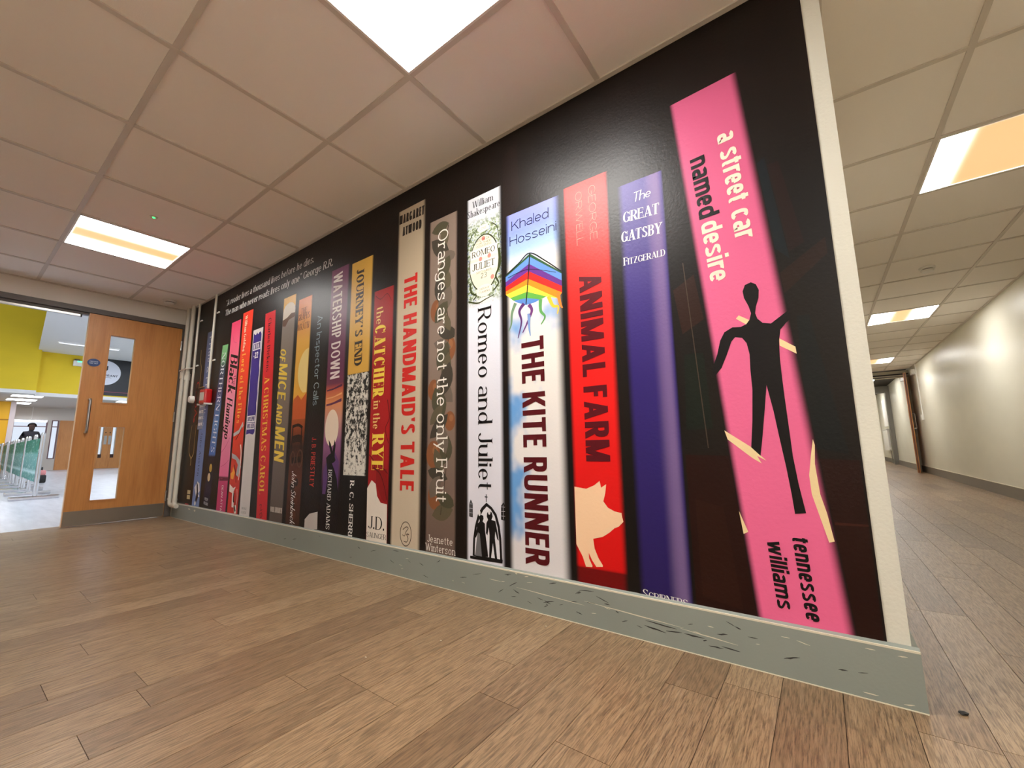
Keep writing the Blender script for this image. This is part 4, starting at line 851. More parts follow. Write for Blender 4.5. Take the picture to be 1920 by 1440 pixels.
# --- red spine with pig
b = upright(-.907, -.703, 1.707, spine_mat([(0, (112, 6, 10)), (.036, (112, 6, 10)), (.04, (214, 16, 18)), (.5, (236, 30, 28)), (1, (232, 52, 46))], .1, .13), 'red spine with dark capitals and a cream pig')
texts('author_lettering', b, ink((244, 150, 132)), [(THIN, 'GEORGE', *down(-.79, 1.672, 1.442), .031), (THIN, 'ORWELL', *down(-.849, 1.667, 1.437), .03)])
texts('title_lettering', b, ink((88, 12, 24)), [(BOLD, 'ANIMAL', *down(-.846, 1.304, .896), .095), (BOLD, 'FARM', *down(-.846, .857, .575), .096)])
flat('pig', [(max(-.9, x), z) for x, z in ART['pig']], D2, ink((246, 206, 168)), b)
# --- violet spine
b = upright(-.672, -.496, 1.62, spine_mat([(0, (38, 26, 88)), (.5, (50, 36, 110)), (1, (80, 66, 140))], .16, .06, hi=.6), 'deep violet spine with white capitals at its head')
texts('title_lettering', b, white, [(BRUSH | dict(W=.1, sl=.2), 'The', (-.612, 1.535), (-.545, 1.535), .038), (SERIF | dict(W=.17, gap=.0), 'GREAT', (-.653, 1.467), (-.519, 1.458), .041), (SERIF | dict(W=.17, gap=.0), 'GATSBY', (-.664, 1.391), (-.514, 1.381), .041)])
texts('author_lettering', b, white, [(SERIF | dict(W=.16, gap=.0), 'Fitzgerald', (-.659, 1.298), (-.507, 1.294), .03, D3, .8)])
texts('publisher_lettering', b, white, [(SERIF | dict(W=.16, gap=.0), 'Scribners', (-.658, .131), (-.516, .128), .027, D3, .78)])
# --- leaning pink spine
b = spine((-.458, 1.857), (-.233, 1.868), (-.326, .136), (-.101, .136), spine_mat([(0, (236, 106, 152)), (.5, (226, 104, 148)), (1, (202, 90, 130))], .09, .13), 'wide pink spine leaning, with a black figure')
cr = ink((240, 214, 164))
for k in ('strip1', 'strip2', 'strip3', 'strip4', 'strip5'): flat('cream_stroke', ART[k], D2, cr, b)
flat('figure', ART['man'], D2 + .0003, blk, b)
texts('title_lettering', b, ink((240, 224, 204)), [(CONB, 'a street car', (-.312, 1.664), (-.286, 1.279), .064), (CONB, 'desire', (-.385, 1.369), (-.370, 1.157), .062)])
texts('title_lettering', b, blk, [(CONB, 'named', (-.402, 1.614), (-.387, 1.385), .062)])
texts('author_lettering', b, blk, [(CONB | dict(sl=.1), 'tennessee', (-.221, .372), (-.208, .157), .04), (CONB | dict(sl=.1), 'williams', (-.283, .356), (-.272, .175), .04)])

# ---------------------------------------------------------------- doorway at the end of the mural
fr = struct(MB().prism([(0, 0), (-.05, 0), (-.05, 1.905), (OY, 1.905), (OY, 0), (OY - .045, 0), (OY - .045, 1.95), (0, 1.95)], 'x', XW - .13, XW + .035).build('trim_5', M['frame']))
MB().box(XW - .05, XW + .0, OY, -.05, 1.885, 1.905).build('door_stop', M['frame'], fr)
# closed leaf, 0.69 m wide, two tall panes
DX, LF0, LF1 = XW + .028, -.745, -.052
d1 = struct(empty('door_1', (DX, LF1, 0)))
def rel(o, p): o.location = -Vector(p.location); return o
panes = [(-.592, -.416, 1.088, 1.722), (-.588, -.410, .212, .864)]
cut = [LF0, -.592, -.412, LF1]
ys_ = [LF0, -.590, -.413, LF1]; zs_ = [.006, .212, .864, 1.088, 1.722, 1.900]
leaf = MB()
for a in range(3):
    for c in range(5):
        if a == 1 and c in (1, 3): continue
        leaf.box(DX - .044, DX, ys_[a], ys_[a + 1], zs_[c], zs_[c + 1])
lo = leaf.build('leaf', M['veneer'], d1); rel(lo, d1)
bm = bmesh.new(); bm.from_mesh(lo.data); bmesh.ops.remove_doubles(bm, verts=bm.verts[:], dist=1e-5)
seen = {}
for f in bm.faces: seen.setdefault(tuple(round(v, 4) for v in f.calc_center_median()), []).append(f)
bmesh.ops.delete(bm, geom=[f for fs in seen.values() if len(fs) > 1 for f in fs], context='FACES'); bm.to_mesh(lo.data); bm.free()
rel(MB().box(DX - .045, DX + .0, LF0 - .003, LF0 + .001, .006, 1.9).build('lipping', plain('pale_lipping', (224, 186, 146), .45), d1), d1)
pale = plain('pale_bead', (206, 160, 112), .45)
for z0, z1 in ((1.088, 1.722), (.212, .864)):
    g = rel(MB().box(DX - .026, DX - .020, -.592, -.411, z0 - .002, z1 + .002).build('pane', M['glass'], d1), d1)
    bead = MB()
    for y0, y1, a, c in ((-.602, -.590, z0 - .012, z1 + .012), (-.413, -.401, z0 - .012, z1 + .012), (-.590, -.413, z0 - .012, z0), (-.590, -.413, z1, z1 + .012)): bead.box(DX - .018, DX + .006, y0, y1, a, c)
    rel(bead.build('glazing_bead', M['veneer'], d1), d1)
    rel(MB().box(DX - .042, DX - .002, -.4145, -.4125, z0, z1).build('bead_edge', pale, d1), d1)
rel(MB().box(DX, DX + .0025, LF0 + .002, LF1 - .004, .008, .132).build('kick_plate', M['kick'], d1), d1)
rel(MB().tube([(DX, -.676, 1.108), (DX + .04, -.676, 1.108), (DX + .055, -.676, 1.095), (DX + .055, -.676, .825), (DX + .04, -.676, .812), (DX, -.676, .812)], .0095).build('pull_handle', M['steel'], d1, True), d1)
sg = rel(MB().prism(disc(-.680, 1.447, .043, .036, 32), 'x', DX, DX + .002).build('fire_door_sign', plain('sign_blue', (24, 62, 118), .3), d1), d1); sg['label'] = 'small round blue sign'
f_ = Face(W=.16, gap=.1); V = []; F = []
for s_, z_, w_ in (('FIRE DOOR', 1.452, .055), ('KEEP SHUT', 1.436, .055)):
    ps, l = f_.line(s_)
    for i, p in enumerate(ps):
        b = len(V); V += [(DX + .0023 + (i % 5) * 2e-5, -.680 - w_ / 2 + x / l * w_, z_ + y * .009) for x, y in p]; F.append(list(range(b, b + len(p))))
rel(mesh('sign_lettering', V, F, plain('sign_white', (196, 214, 236), .4), d1), d1)
for z in (1.72, .98, .2): rel(MB().tube([(DX + .006, -.05, z - .05), (DX + .006, -.05, z + .05)], .008).build('hinge', M['steel'], d1, True), d1)
# door selector rail under the frame head
sr = MB().bbox(XW - .03, XW - .004, OY, -.80, 1.862, 1.884, .003); sr = sr.build('closer_rail', M['steel']); tag(sr, 'slim steel closer rail under the door frame head', 'door closer')
MB().box(XW - .031, XW - .003, -.80, -.792, 1.861, 1.885).build('end_cap', M['black'], sr)

# ---------------------------------------------------------------- pipes in the corner
pp = empty('riser_pipes', (-5.28, -.03, .12), 'pair of cream painted pipes rising to the ceiling beside the wooden door', 'pipe')
for x in (-5.35, -5.21):
    rel(MB().tube([(x, -.03, H + .02), (x, -.03, .16), (x + .004, -.03, .135), (x + .02, -.03, .12), (x + .05, -.03, .115), (x + (.19 if x < -5.3 else .06), -.03, .115)], .0195, 16).build('pipe', M['pipe'], pp, True), pp)
    zc = 1.37 if x < -5.3 else 1.34
    rel(MB().tube([(x, -.03, zc), (x, -.03, zc + .012), (x, -.03, zc + .05), (x, -.03, zc + .062)], [.026, .0255, .0245, .026], 16).build('coupling', M['pipe'], pp, True), pp)
    rel(MB().tube([(x, -.03, .165), (x, -.03, .18)], .0225, 16).build('collar', M['pipe'], pp, True), pp)
rel(MB().box(-5.38, -5.18, -.056, -.05, 1.444, 1.456).build('clamp', M['white'], pp), pp)
rel(MB().tube([(-5.18, -.053, 1.45), (-5.13, -.03, 1.452), (-5.105, -.010, 1.455)], .006).build('clamp_arm', M['white'], pp, True), pp)
# conduits
def conduit(x, z0, label):
    c = empty('conduit', (x, -.022, z0), label, 'conduit')
    rel(MB().tube([(x, -.022, H), (x, -.022, z0)], .0105, 14).build('tube', M['pipe'], c, True), c)
    for z in (1.93, 1.47): rel(MB().box(x - .008, x + .05, -.010, -.001, z - .006, z + .006).build('saddle', M['white'], c), c)
    return c
c1 = conduit(-5.07, 1.17, 'thin cream conduit ending in a round box next to the riser pipes')
rel(MB().tube([(-5.07, -.001, 1.135), (-5.07, -.03, 1.135), (-5.07, -.038, 1.135)], [.036, .036, .03], 24).build('junction_box', M['white'], c1, True), c1)
conduit(-4.645, 1.205, 'thin cream conduit running down to the red alarm call point')
al = empty('alarm_call_point', (-4.65, -.03, 1.13), 'red fire alarm call point under a clear cover on the mural', 'fire alarm')
RED = plain('alarm_red', (200, 24, 28), .3)
rel(MB().bbox(-4.715, -4.59, -.062, -.001, 1.06, 1.195, .014).build('body', RED, al), al)
rel(MB().box(-4.69, -4.615, -.064, -.061, 1.09, 1.165).build('press_plate', M['white'], al), al)
rel(MB().bbox(-4.735, -4.57, -.09, -.0665, 1.045, 1.21, .011).build('clear_cover', M['glass'], al), al)
for x_ in (-4.73, -4.578): rel(MB().box(x_ - .003, x_ + .003, -.068, -.001, 1.05, 1.065).build('cover_lug', M['white'], al), al)
npl = MB().bbox(-4.875, -4.755, -.006, -.001, .835, 1.215, .002).build('notice_plate', plain('frosted_plate', (134, 146, 168), .25)); tag(npl, 'frosted grey notice plate on the mural below the alarm call point', 'notice')
f_ = Face(W=.16, gap=.12); V = []; F = []
for r_, s_ in enumerate(('FIRE ACTION', 'SOUND ALARM', 'LEAVE BY', 'NEAREST EXIT', 'REPORT TO', 'ASSEMBLY POINT')):
    ps, l = f_.line(s_)
    for i, p in enumerate(ps):
        b = len(V); V += [(-4.865 + x / l * .1, -.0063 - (i % 5) * 2e-5, 1.16 - r_ * .058 + y * .026) for x, y in p]; F.append(list(range(b, b + len(p))))
mesh('notice_lettering', V, F, M['white'], npl)

# ---------------------------------------------------------------- ceiling devices
def detector(x, y, label):
    d = empty('smoke_detector', (x, y, H), label, 'smoke detector')
    V = MB().tube([(0, 0, 0.002), (0, 0, -.012), (0, 0, -.014)], [.052, .052, .046], 28); V.build('base', M['white'], d, True)
    MB().tube([(0, 0, -.014), (0, 0, -.022)], [.036, .036], 24).build('vent', M['frame'], d, True)
    MB().tube([(0, 0, -.022), (0, 0, -.036), (0, 0, -.042)], [.044, .04, .026], 28).build('cap', M['white'], d, True)
    return d
detector(.754, 3.45, 'round white smoke detector on the side corridor ceiling')
detector(-5.2, -.235, 'small round detector on the ceiling over the wooden door')
il = empty('indicator_light', (-3.42, -.79, H + .003), 'tiny green indicator light in a ceiling tile by the light panel', 'indicator')
MB().tube([(0, 0, .002), (0, 0, -.004)], [.022, .018], 20).build('bezel', M['bar'], il, True)
MB().tube([(.004, 0, -.004), (.004, 0, -.008)], [.008, .006], 12).build('lamp', mat_emit('green_led', (60, 255, 120), 3), il, True)

# crumbs on the floor
for i, (x, y, s_, c) in enumerate(((.078, .036, .010, 'black'), (-1.21, -.39, .004, 'edge'), (-1.32, -.60, .0035, 'edge'), (-.98, -.1, .004, 'edge'))):
    o = MB(); bmx = bmesh.new(); bmesh.ops.create_icosphere(bmx, subdivisions=1, radius=s_)
    for v in bmx.verts: v.co = Vector((v.co.x * rnd.uniform(.8, 1.3), v.co.y * rnd.uniform(.5, 1), v.co.z * .4))
    zmin = min(v.co.z for v in bmx.verts)
    me = bpy.data.meshes.new('crumb'); bmx.to_mesh(me); bmx.free(); me.materials.append(M[c]); o = bpy.data.objects.new('crumb', me); COL.objects.link(o); o.location = (x, y, -zmin - .0003)
    tag(o, 'dark crumb on the wood floor beyond the white wall corner' if i == 0 else 'tiny pale crumb on the wood floor in front of the mural', 'crumb', None if i == 0 else 'pale crumbs on the floor')

# ---------------------------------------------------------------- far end of the side corridor
YF = 10.62
t6 = struct(MB().prism([(0, 0), (.05, 0), (.05, 1.98), (XE - .05, 1.98), (XE - .05, 0), (XE, 0), (XE, H + .01), (0, H + .01)], 'y', YF, YF + .12).build('trim_6', M['cream']))
MB().box(.0, XE, YF - .012, YF, 2.03, 2.055).build('head_rail', M['black'], t6); MB().box(0.0, XE, YF - .008, YF, 1.985, 2.0).build('head_rail', M['frame'], t6)
d2 = struct(empty('door_2', (XE - .06, YF, 0)))
HL = Vector((XE - .062, YF)); FE = Vector((1.355, 10.02))
dv = (FE - HL).normalized(); nv = Vector((-dv.y, dv.x))       # nv points to the wall side
if nv.x < 0: nv = -nv
def leafbox(name, a0, a1, n0, n1, z0, z1, mat, par=None):
    P2 = [HL + dv * a0 + nv * n0, HL + dv * a1 + nv * n0, HL + dv * a1 + nv * n1, HL + dv * a0 + nv * n1]
    return rel(MB().prism([tuple(p) for p in P2], 'z', z0, z1).build(name, mat, d2), d2)
LW = (FE - HL).length
leafbox('leaf', 0, LW, -.022, .022, .008, 2.0, M['veneer'])
leafbox('kick_plate', .01, LW - .005, -.025, -.022, .01, .16, M['steel']); leafbox('push_plate', LW - .12, LW - .03, -.025, -.022, .95, 1.25, M['steel'])
leafbox('edge_lipping', LW - .001, LW + .002, -.016, .012, .01, 1.99, plain('dark_edge', (120, 66, 30), .4))
leafbox('smoke_seal', LW + .001, LW + .003, -.003, .003, .01, 1.99, M['scuff'])
hp = HL + dv * (LW - .08)
def hpt(n, z): p = hp + nv * n; return (p.x, p.y, z)
rel(MB().tube([hpt(.02, 1.17), hpt(.055, 1.17), hpt(.062, 1.16), hpt(.062, .88), hpt(.055, .87), hpt(.02, .87)], .0095).build('pull_handle', M['steel'], d2, True), d2)
leafbox('door_closer', .15, .42, -.075, -.022, 1.86, 1.92, M['steel'])
cw = empty('wall_conduit', (XE - .012, 9.72, 1.05), 'white conduit down to a switch on the cream wall beside the open fire door', 'conduit')
rel(MB().box(XE - .016, XE, 9.70, 9.735, 1.12, H).build('trunking', M['white'], cw), cw)
sw = rel(MB().bbox(XE - .035, XE, 9.66, 9.775, 1.02, 1.13, .006).build('switch_box', M['white'], cw), cw)
rel(MB().bbox(XE - .06, XE, 9.78, 9.98, 1.93, 2.03, .006).build('door_release', M['white'], cw), cw)
# second crossing frame, notice board and radiator far down
t7 = struct(MB().prism([(.0, 0), (.02, 0), (.02, 1.95), (XE - .09, 1.95), (XE - .09, 0), (XE, 0), (XE, H + .02), (0, H + .02)], 'y', 13.85, 14.05).build('trim_7', plain('grey_frame', (122, 118, 110), .45)))
rd = empty('radiator', (XE - .05, 15.3, .3), 'white panel radiator low on the wall at the far end of the side corridor', 'radiator')
body = MB()
for i in range(11): body.bbox(XE - .075, XE - .035, 14.75 + i * .1, 14.75 + i * .1 + .09, .34, .96, .008)
rel(MB().box(XE - .068, XE - .03, 14.74, 15.86, .35, .95).build('panel', M['white'], rd), rd)
for i in range(11): rel(MB().bbox(XE - .076, XE - .06, 14.755 + i * .1, 14.755 + i * .1 + .08, .36, .94, .006).build('flute', M['white'], rd), rd)
rel(MB().bbox(XE - .085, XE - .004, 14.72, 15.88, .955, .985, .006).build('top_grille', M['white'], rd), rd)
rel(MB().tube([(XE - .05, 14.7, .36), (XE - .05, 14.7, .14), (XE - .05, 14.7, 0)], .012).build('pipe', M['steel'], rd, True), rd)
rel(MB().tube([(XE - .05, 14.7, .38), (XE - .05, 14.7, .46)], [.02, .022], 14).build('valve', M['white'], rd, True), rd)
nb = MB().bbox(XE - .03, XE - .002, 14.7, 15.6, 1.05, 1.85, .005).build('notice_board', M['white']); tag(nb, 'tall white board on the wall above the far radiator', 'notice board')
for y_ in (12.2, 15.4):
    L = empty('ceiling_light', (.78, y_, H + .046), 'square light panel ' + ('just beyond the frame of the open fire door' if y_ < 13 else 'over the radiator at the corridor end'), 'ceiling light', 'far corridor light panels')
    MB().box(-.3, .3, -.3, .3, -.012, .0).build('diffuser', LMAT[1], L); MB().box(-.31, .31, -.31, .31, -.008, .002).build('frame', M['white'], L)

# ---------------------------------------------------------------- the hall behind the doorway
XB, XF = -18.07, -23.5
fh = struct(MB().box(XF - .2, XW - .12, -7, 6, -.12, 0).build('floor_hall', M['hallfloor']))
struct(MB().box(XF - .2, XW - .12, -7.2, -7, -.1, 5.6).build('wall_hall_left', M['hallwhite']))
struct(MB().box(XF - .2, XW - .12, 6, 6.2, -.1, 5.6).build('wall_hall_right', M['hallwhite']))
struct(MB().box(XW - .24, XW - .12, -7, OY - .05, -.1, 5.6).build('wall_hall_near', M['hallwhite']))
struct(MB().box(XW - .24, XW - .12, .15, 6, -.1, 5.6).build('wall_hall_near', M['hallwhite']))
struct(MB().box(XW - .24, XW - .12, OY - .05, .15, 2.1, 5.6).build('wall_hall_head', M['hallwhite']))
struct(MB().box(XF - .2, XW - .12, -7, 6, 5.5, 5.6).build('ceiling_hall_high', M['hallwhite']))
struct(MB().prism([(XW - .12, -.93), (XB, 0.0), (XB, 6), (XW - .12, 6)], 'z', 3.55, 3.62).build('ceiling_hall', M['hallwhite']))
struct(MB().box(XF, XB - .12, -7, 6, 2.32, 2.42).build('ceiling_hall_far', M['hallbeige']))
# yellow bulkheads
wb = struct(MB().box(XB - .12, XB, .05, 6, 2.32, 3.6).build('wall_bulkhead', M['yellow'])); MB().box(XB - .13, XB + .012, .05, 6, 2.26, 2.36).build('bulkhead_edge', M['hallwhite'], wb)
wo = struct(MB().box(XB - .12, XB + .28, -7, .05, 2.38, 5.5).build('wall_bulkhead', M['yellow'])); MB().box(XB - .12, XB + .29, -7, .05, 2.28, 2.38).build('bulkhead_edge', M['hallwhite'], wo)
yw = struct(MB().box(-21.6, -21.4, -7, -.14, 0, 2.32).build('wall_hall_inner', plain('deep_yellow', (238, 178, 16), .6)))
MB().box(-21.62, -21.38, -.14, -.02, 0, 2.32).build('pilaster', plain('pinkish_white', (222, 206, 200), .6), yw)
MB().box(-21.39, -21.38, -7, -.14, 1.72, 1.75).build('dado_line', plain('amber', (176, 120, 10), .6), yw)
es = empty('exit_sign', (XB + .03, .82, 3.3), 'small white exit sign box with a green light on the yellow bulkhead', 'exit sign')
rel(MB().bbox(XB + .0, XB + .09, .72, 1.0, 3.22, 3.38, .01).build('box', M['white'], es), es)
rel(MB().box(XB + .02, XB + .095, .80, .99, 3.335, 3.375).build('green_strip', mat_emit('exit_green', (90, 230, 170), 1.5), es), es)
rel(MB().bbox(XB, XB + .07, .74, .86, 3.38, 3.43, .01).build('bracket', M['frame'], es), es)
bn = MB().box(XB + .002, XB + .03, 1.22, 3.2, 2.40, 3.55).build('logo_banner', plain('banner_black', (38, 38, 40), .6)); tag(bn, 'black banner with a white oval logo, seen through the door glass', 'banner')
MB().prism(disc(1.44, 3.10, .37, .385, 40), 'x', XB + .03, XB + .036).build('oval', plain('oval_white', (214, 216, 226), .6), bn)
MB().prism([(1.36, 3.32), (1.50, 3.32), (1.50, 3.20), (1.43, 3.12), (1.36, 3.20)], 'x', XB + .036, XB + .04).build('shield', M['black'], bn)
f_ = Face(W=.2, t=.16, gap=.12, sl=.15); ps, l = f_.line('ORANT'); V = []; F = []
for i, p in enumerate(ps): b = len(V); V += [(XB + .037 + (i % 5) * 1e-4, 1.42 + x / l * .32, 2.99 + y * .065) for x, y in p]; F.append(list(range(b, b + len(p))))
mesh('logo_lettering', V, F, plain('logo_ink', (70, 72, 84), .6), bn); MB().box(XB + .03, XB + .034, 1.22, 3.2, 2.50, 2.515).build('pink_line', plain('pink_line', (150, 70, 90), .6), bn)
MB().box(XB + .036, XB + .038, 1.44, 1.6, 2.945, 2.955).build('logo_line', M['frame'], bn)
# battens on the white ceiling
for x_, y0_ in ((-16.0, .15), (-11.5, .2)):
    bt = empty('batten_light', (x_, y0_ + .6, 3.55), 'white batten light on the hall ceiling ' + ('beside the bulkhead' if x_ < -14 else 'near the doorway'), 'ceiling light')
    MB().bbox(-.05, .05, -.6, .6, -.05, .0, .006).build('housing', M['white'], bt); MB().box(-.03, .03, -.58, .58, -.062, -.05).build('tube', mat_emit('batten_tube', (236, 240, 250), 1.0), bt)
# panels in the low ceiling of the hall and larger unseen ones, added over its near part in place of daylight
HM = mat_emit('hall_panel', (240, 244, 255), 14)
for x_ in (-19.0, -20.4, -21.8):
    for y_ in (0.0, 2.3):
        pn = empty('hall_light', (x_, y_, 2.32), 'bright white panel in the low hall ceiling, ' + {-19.0: 'first row', -20.4: 'second row', -21.8: 'last row'}[x_] + (', over the barriers' if y_ < 1 else ', over the oak panelling'), 'ceiling light', 'panels in the low hall ceiling')
        MB().box(-.3, .3, -.3, .3, -.008, .0).build('diffuser', HM, pn); MB().box(-.31, .31, -.31, .31, -.005, .004).build('frame', M['white'], pn)
HP = mat_emit('hall_high_fill', (236, 242, 255), HALL)
for x_, y_ in ((-7.2, -3.6), (-9.2, -3.6)):
    pn = empty('hall_light', (x_, y_, 5.5), 'large added fill panel on the high hall ceiling, ' + ('beside the door wall' if x_ > -8 else 'one bay from the door wall'), 'ceiling light', 'added fill panels on the high hall ceiling')
    MB().box(-.7, .7, -.6, .6, -.03, -.005).build('diffuser', HP, pn); MB().box(-.72, .72, -.62, .62, -.02, .0).build('frame', M['white'], pn)
for x_, y_ in ((-8.0, 2.2), (-10.5, 2.2), (-13.0, 2.2), (-15.5, 2.2)):  # added panels that fill the near hall and bulkhead with light
    pn = empty('hall_light', (x_, y_, 3.55), {-8.0: 'first', -10.5: 'second', -13.0: 'third', -15.5: 'fourth'}[x_] + ' added fill panel from the wooden door on the white hall ceiling', 'ceiling light', 'added fill panels on the lower hall ceiling')
    MB().box(-.6, .6, -.3, .3, -.03, -.005).build('diffuser', mat_emit('hall_low_fill', (236, 242, 255), HALL), pn); MB().box(-.62, .62, -.32, .32, -.02, .0).build('frame', M['white'], pn)

# far wall: window openings, timber panels
fw = MB()
def ywall(mb, y0, y1, z0, z1): mb.box(XF - .12, XF, y0, y1, z0, z1)
ywall(fw, -7, 6, 1.86, 2.42); ywall(fw, -7, .10, -.05, 1.86); ywall(fw, .10, .95, -.05, .62); ywall(fw, .95, 1.05, -.05, 1.86); ywall(fw, 1.05, 1.24, -.05, .42); ywall(fw, 1.24, 2.42, -.05, 1.86); ywall(fw, 2.42, 2.5, -.05, .5); ywall(fw, 2.5, 2.78, -.05, 1.86); ywall(fw, 2.78, 2.88, -.05, .5); ywall(fw, 2.88, 6, -.05, 1.86)
struct(fw.build('wall_hall_far', M['hallbeige']))
for n, (y0, y1, z0, z1) in enumerate(((.10, .95, .62, 1.86), (1.05, 1.24, .42, 1.86), (2.42, 2.5, .5, 1.86), (2.78, 2.88, .5, 1.86))):
    w_ = struct(MB().box(XF - .07, XF - .06, y0, y1, z0, z1).build('window_%d' % (n + 1), M['glass']))
    if n < 2:
        b_ = MB().box(XF - .09, XF + .01, y0, y0 + .03, z0, z1); b_.box(XF - .09, XF + .01, y1 - .03, y1, z0, z1); b_.box(XF - .09, XF + .01, y0 + .03, y1 - .03, z1 - .03, z1); b_.box(XF - .09, XF + .01, y0 + .03, y1 - .03, z0, z0 + .03); b_.box(XF - .09, XF + .01, y0 + .03, y1 - .03, 1.60, 1.63)
        b_.build('window_frame', plain('frame_brown', (112, 82, 86), .5), w_)
wd = M['veneer']
tp = empty('timber_panel', (XF, 1.3, 0), 'oak wall panelling with two slim glazed strips at the far end of the hall', 'wall panel')
for y0, y1, z0, z1 in ((1.26, 2.41, 0, 1.86), (2.51, 2.77, 0, 1.86), (2.89, 4.6, 0, 1.86), (2.41, 2.51, 0, .5), (2.77, 2.89, 0, .5)): rel(MB().bbox(XF + .002, XF + .04, y0, y1, z0 + .001, z1, .004).build('oak_panel', wd, tp), tp)
for y0 in (2.535, 2.665): rel(MB().bbox(XF + .04, XF + .05, y0, y0 + .085, .95, 1.3, .003).build('push_plate', M['steel'], tp), tp)
for y0 in (2.57, 2.70): rel(MB().tube([(XF + .04, y0, 1.42), (XF + .06, y0, 1.42)], .02).build('lock', M['black'], tp), tp)
for y0 in (2.41, 2.775): rel(MB().box(XF + .002, XF + .055, y0, y0 + .1, .42, .56).build('dark_block', plain('dark_brown', (60, 34, 24), .5), tp), tp)
wl = empty('window_light', (XF + .25, .5, 1.80), 'bright strip light above the far hall window', 'light fitting')
rel(MB().box(XF + .2, XF + .32, .12, .9, 1.77, 1.83).build('tube', mat_emit('strip', (240, 244, 255), 5), wl), wl); rel(MB().box(XF + .19, XF + .33, .10, .92, 1.83, 1.86).build('housing', M['white'], wl), wl); rel(MB().box(XF + .25, XF + .27, .5, .52, 1.86, 2.32).build('stem', M['white'], wl), wl)

# barriers with green banners
def mat_banner():
    t = NT('green_banner'); p = t.n('ShaderNodeTexCoord').outputs['Object']; s = t.n('ShaderNodeSeparateXYZ', i_0=p)
    z = s.outputs[2]; n = t.noise(t.pos((14, 1, 30)), 1, 2)
    c = t.ramp(z, [(.0, lin((70, 132, 128))), (.33, lin((74, 140, 134))), (.36, lin((176, 208, 210))), (.41, lin((80, 142, 138))), (.62, lin((108, 164, 158))), (.66, lin((34, 122, 104))), (.9, lin((28, 116, 96)))])
    t.color(t.mix(t.math('MULTIPLY', t.smooth(n, .60, .66), .5), c, lin((200, 222, 218)))); return t.set(.5)
MBAN = mat_banner()
bar = empty('queue_barrier', (0, 0, 0))
BL = 2.22
for x_ in (-.04, -BL / 2, -BL + .04):
    MB().tube([(x_, 0, .03), (x_, 0, .90)], .024, 14).build('post', M['chrome'], bar, True)
    MB().bbox(x_ - .035, x_ + .035, -.24, .24, .0, .05, .014).build('foot', M['chrome'], bar)
    MB().tube([(x_, 0, .90), (x_, 0, .925)], [.026, .017], 14).build('cap', M['chrome'], bar, True)
for z_ in (.84, .235): MB().tube([(-.02, 0, z_), (-BL + .02, 0, z_)], .009).build('rail', M['chrome'], bar, True)
V = []; N = 22
for i in range(N + 1):
    a = -.06 - (BL - .12) * i / N; V += [(a, -.028 + .006 * math.sin(i * 1.1), .24), (a, -.028 + .006 * math.sin(i * 1.1), .845)]
bo = mesh('banner', V, [[2 * i, 2 * i + 1, 2 * i + 3, 2 * i + 2] for i in range(N)], MBAN, bar); sm = bo.modifiers.new('thickness', 'SOLIDIFY'); sm.thickness = .003
for k in range(5):
    o = bar if k == 0 else copy_tree(bar)
    o.location = (-9.0 - 2.34 * k, -.56 + .05 * k, 0); o.rotation_euler = (0, 0, -.035 + rnd.uniform(-.01, .01))
    tag(o, ('first', 'second', 'third', 'fourth', 'fifth')[k] + ' green banner barrier of the chrome row, counted from the wooden door', 'barrier', 'green banner barriers in the hall')

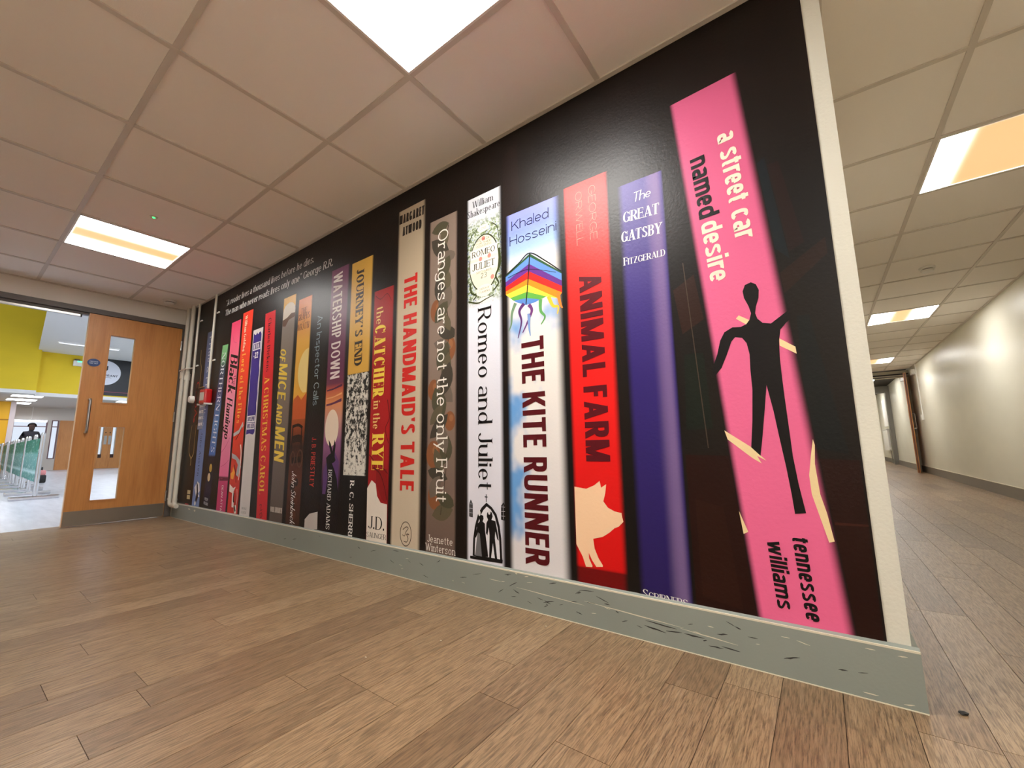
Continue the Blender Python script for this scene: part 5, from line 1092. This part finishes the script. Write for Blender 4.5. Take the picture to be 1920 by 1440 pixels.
# a person by the far window, and a bag behind the barriers
def person(loc):
    root = empty('person', loc, 'person in dark clothes standing at the far hall window behind barriers', 'person')
    J = dict(pelvis=(0, 0, .92), chest=(0, 0, 1.22), neck=(0, 0, 1.40), head0=(.01, 0, 1.47), head=(.02, 0, 1.57), top=(.01, 0, 1.65),
             sl=(0, .155, 1.325), el=(-.02, .235, 1.07), hl=(.07, .23, .86), fl=(.09, .23, .78), sr=(0, -.155, 1.325), er=(-.02, -.235, 1.07), hr=(.07, -.23, .86), fr=(.09, -.23, .78),
             kl=(.02, .10, .49), al=(-.02, .11, .09), tl=(.13, .12, .05), kr=(.02, -.10, .49), ar=(-.02, -.11, .09), tr=(.13, -.12, .05), hipl=(0, .09, .88), hipr=(0, -.09, .88))
    Rr = dict(pelvis=.15, chest=.14, neck=.062, head0=.068, head=.088, top=.075, sl=.075, el=.05, hl=.036, fl=.03, sr=.075, er=.05, hr=.036, fr=.03, kl=.065, al=.045, tl=.04, kr=.065, ar=.045, tr=.04, hipl=.09, hipr=.09)
    E = [('pelvis', 'chest'), ('chest', 'neck'), ('neck', 'head0'), ('head0', 'head'), ('head', 'top'), ('chest', 'sl'), ('sl', 'el'), ('el', 'hl'), ('hl', 'fl'), ('chest', 'sr'), ('sr', 'er'), ('er', 'hr'), ('hr', 'fr'), ('pelvis', 'hipl'), ('hipl', 'kl'), ('kl', 'al'), ('al', 'tl'), ('pelvis', 'hipr'), ('hipr', 'kr'), ('kr', 'ar'), ('ar', 'tr')]
    K = list(J); me = bpy.data.meshes.new('body'); me.from_pydata([J[k] for k in K], [(K.index(a), K.index(b)) for a, b in E], []); o = bpy.data.objects.new('body', me); COL.objects.link(o); o.parent = root
    o.modifiers.new('skin', 'SKIN'); o.modifiers.new('sub', 'SUBSURF').levels = 2; o.modifiers['sub'].render_levels = 2
    for i, k in enumerate(K): me.skin_vertices[0].data[i].radius = (Rr[k], Rr[k] * (1.15 if k in ('pelvis', 'chest') else 1)); me.skin_vertices[0].data[i].use_root = (k == 'pelvis')
    t = NT('person_cloth'); z = t.n('ShaderNodeSeparateXYZ', i_0=t.n('ShaderNodeTexCoord').outputs['Object']).outputs[2]
    t.color(t.ramp(t.math('MULTIPLY', z, .5), [(0, lin((30, 28, 30))), (.40, lin((40, 40, 52))), (.45, lin((36, 34, 42))), (.715, lin((34, 32, 38))), (.72, lin((74, 54, 47)))], 'CONSTANT')); me.materials.append(t.set(.8))  # face tone painted dark, as if backlit by the window
    hr = MB()
    for i in range(7):
        pass
    bmx = bmesh.new(); bmesh.ops.create_uvsphere(bmx, u_segments=16, v_segments=10, radius=.11)
    bmesh.ops.delete(bmx, geom=[v for v in bmx.verts if v.co.z < -.02 + (.07 if v.co.x > .03 else -.03)], context='VERTS')
    hm = bpy.data.meshes.new('hair'); bmx.to_mesh(hm); bmx.free(); hm.materials.append(M['black']); h_ = bpy.data.objects.new('hair', hm); COL.objects.link(h_); h_.parent = root; h_.location = (.012, 0, 1.585)
    return root
person((-22.3, .47, 0))
bg_ = empty('bag', (-13.9, -.02, 0), 'small black bag with a pink top on the floor behind the barriers', 'bag')
MB().bbox(-.12, .12, -.06, .07, 0, .17, .03).build('body', M['black'], bg_, True); MB().bbox(-.1, .1, -.05, .06, .16, .27, .03).build('pink_top', plain('bag_pink', (206, 132, 130), .7), bg_, True)
MB().tube([(-.07, 0, .26), (-.05, 0, .33), (.05, 0, .33), (.07, 0, .26)], .008).build('handle', M['black'], bg_, True)
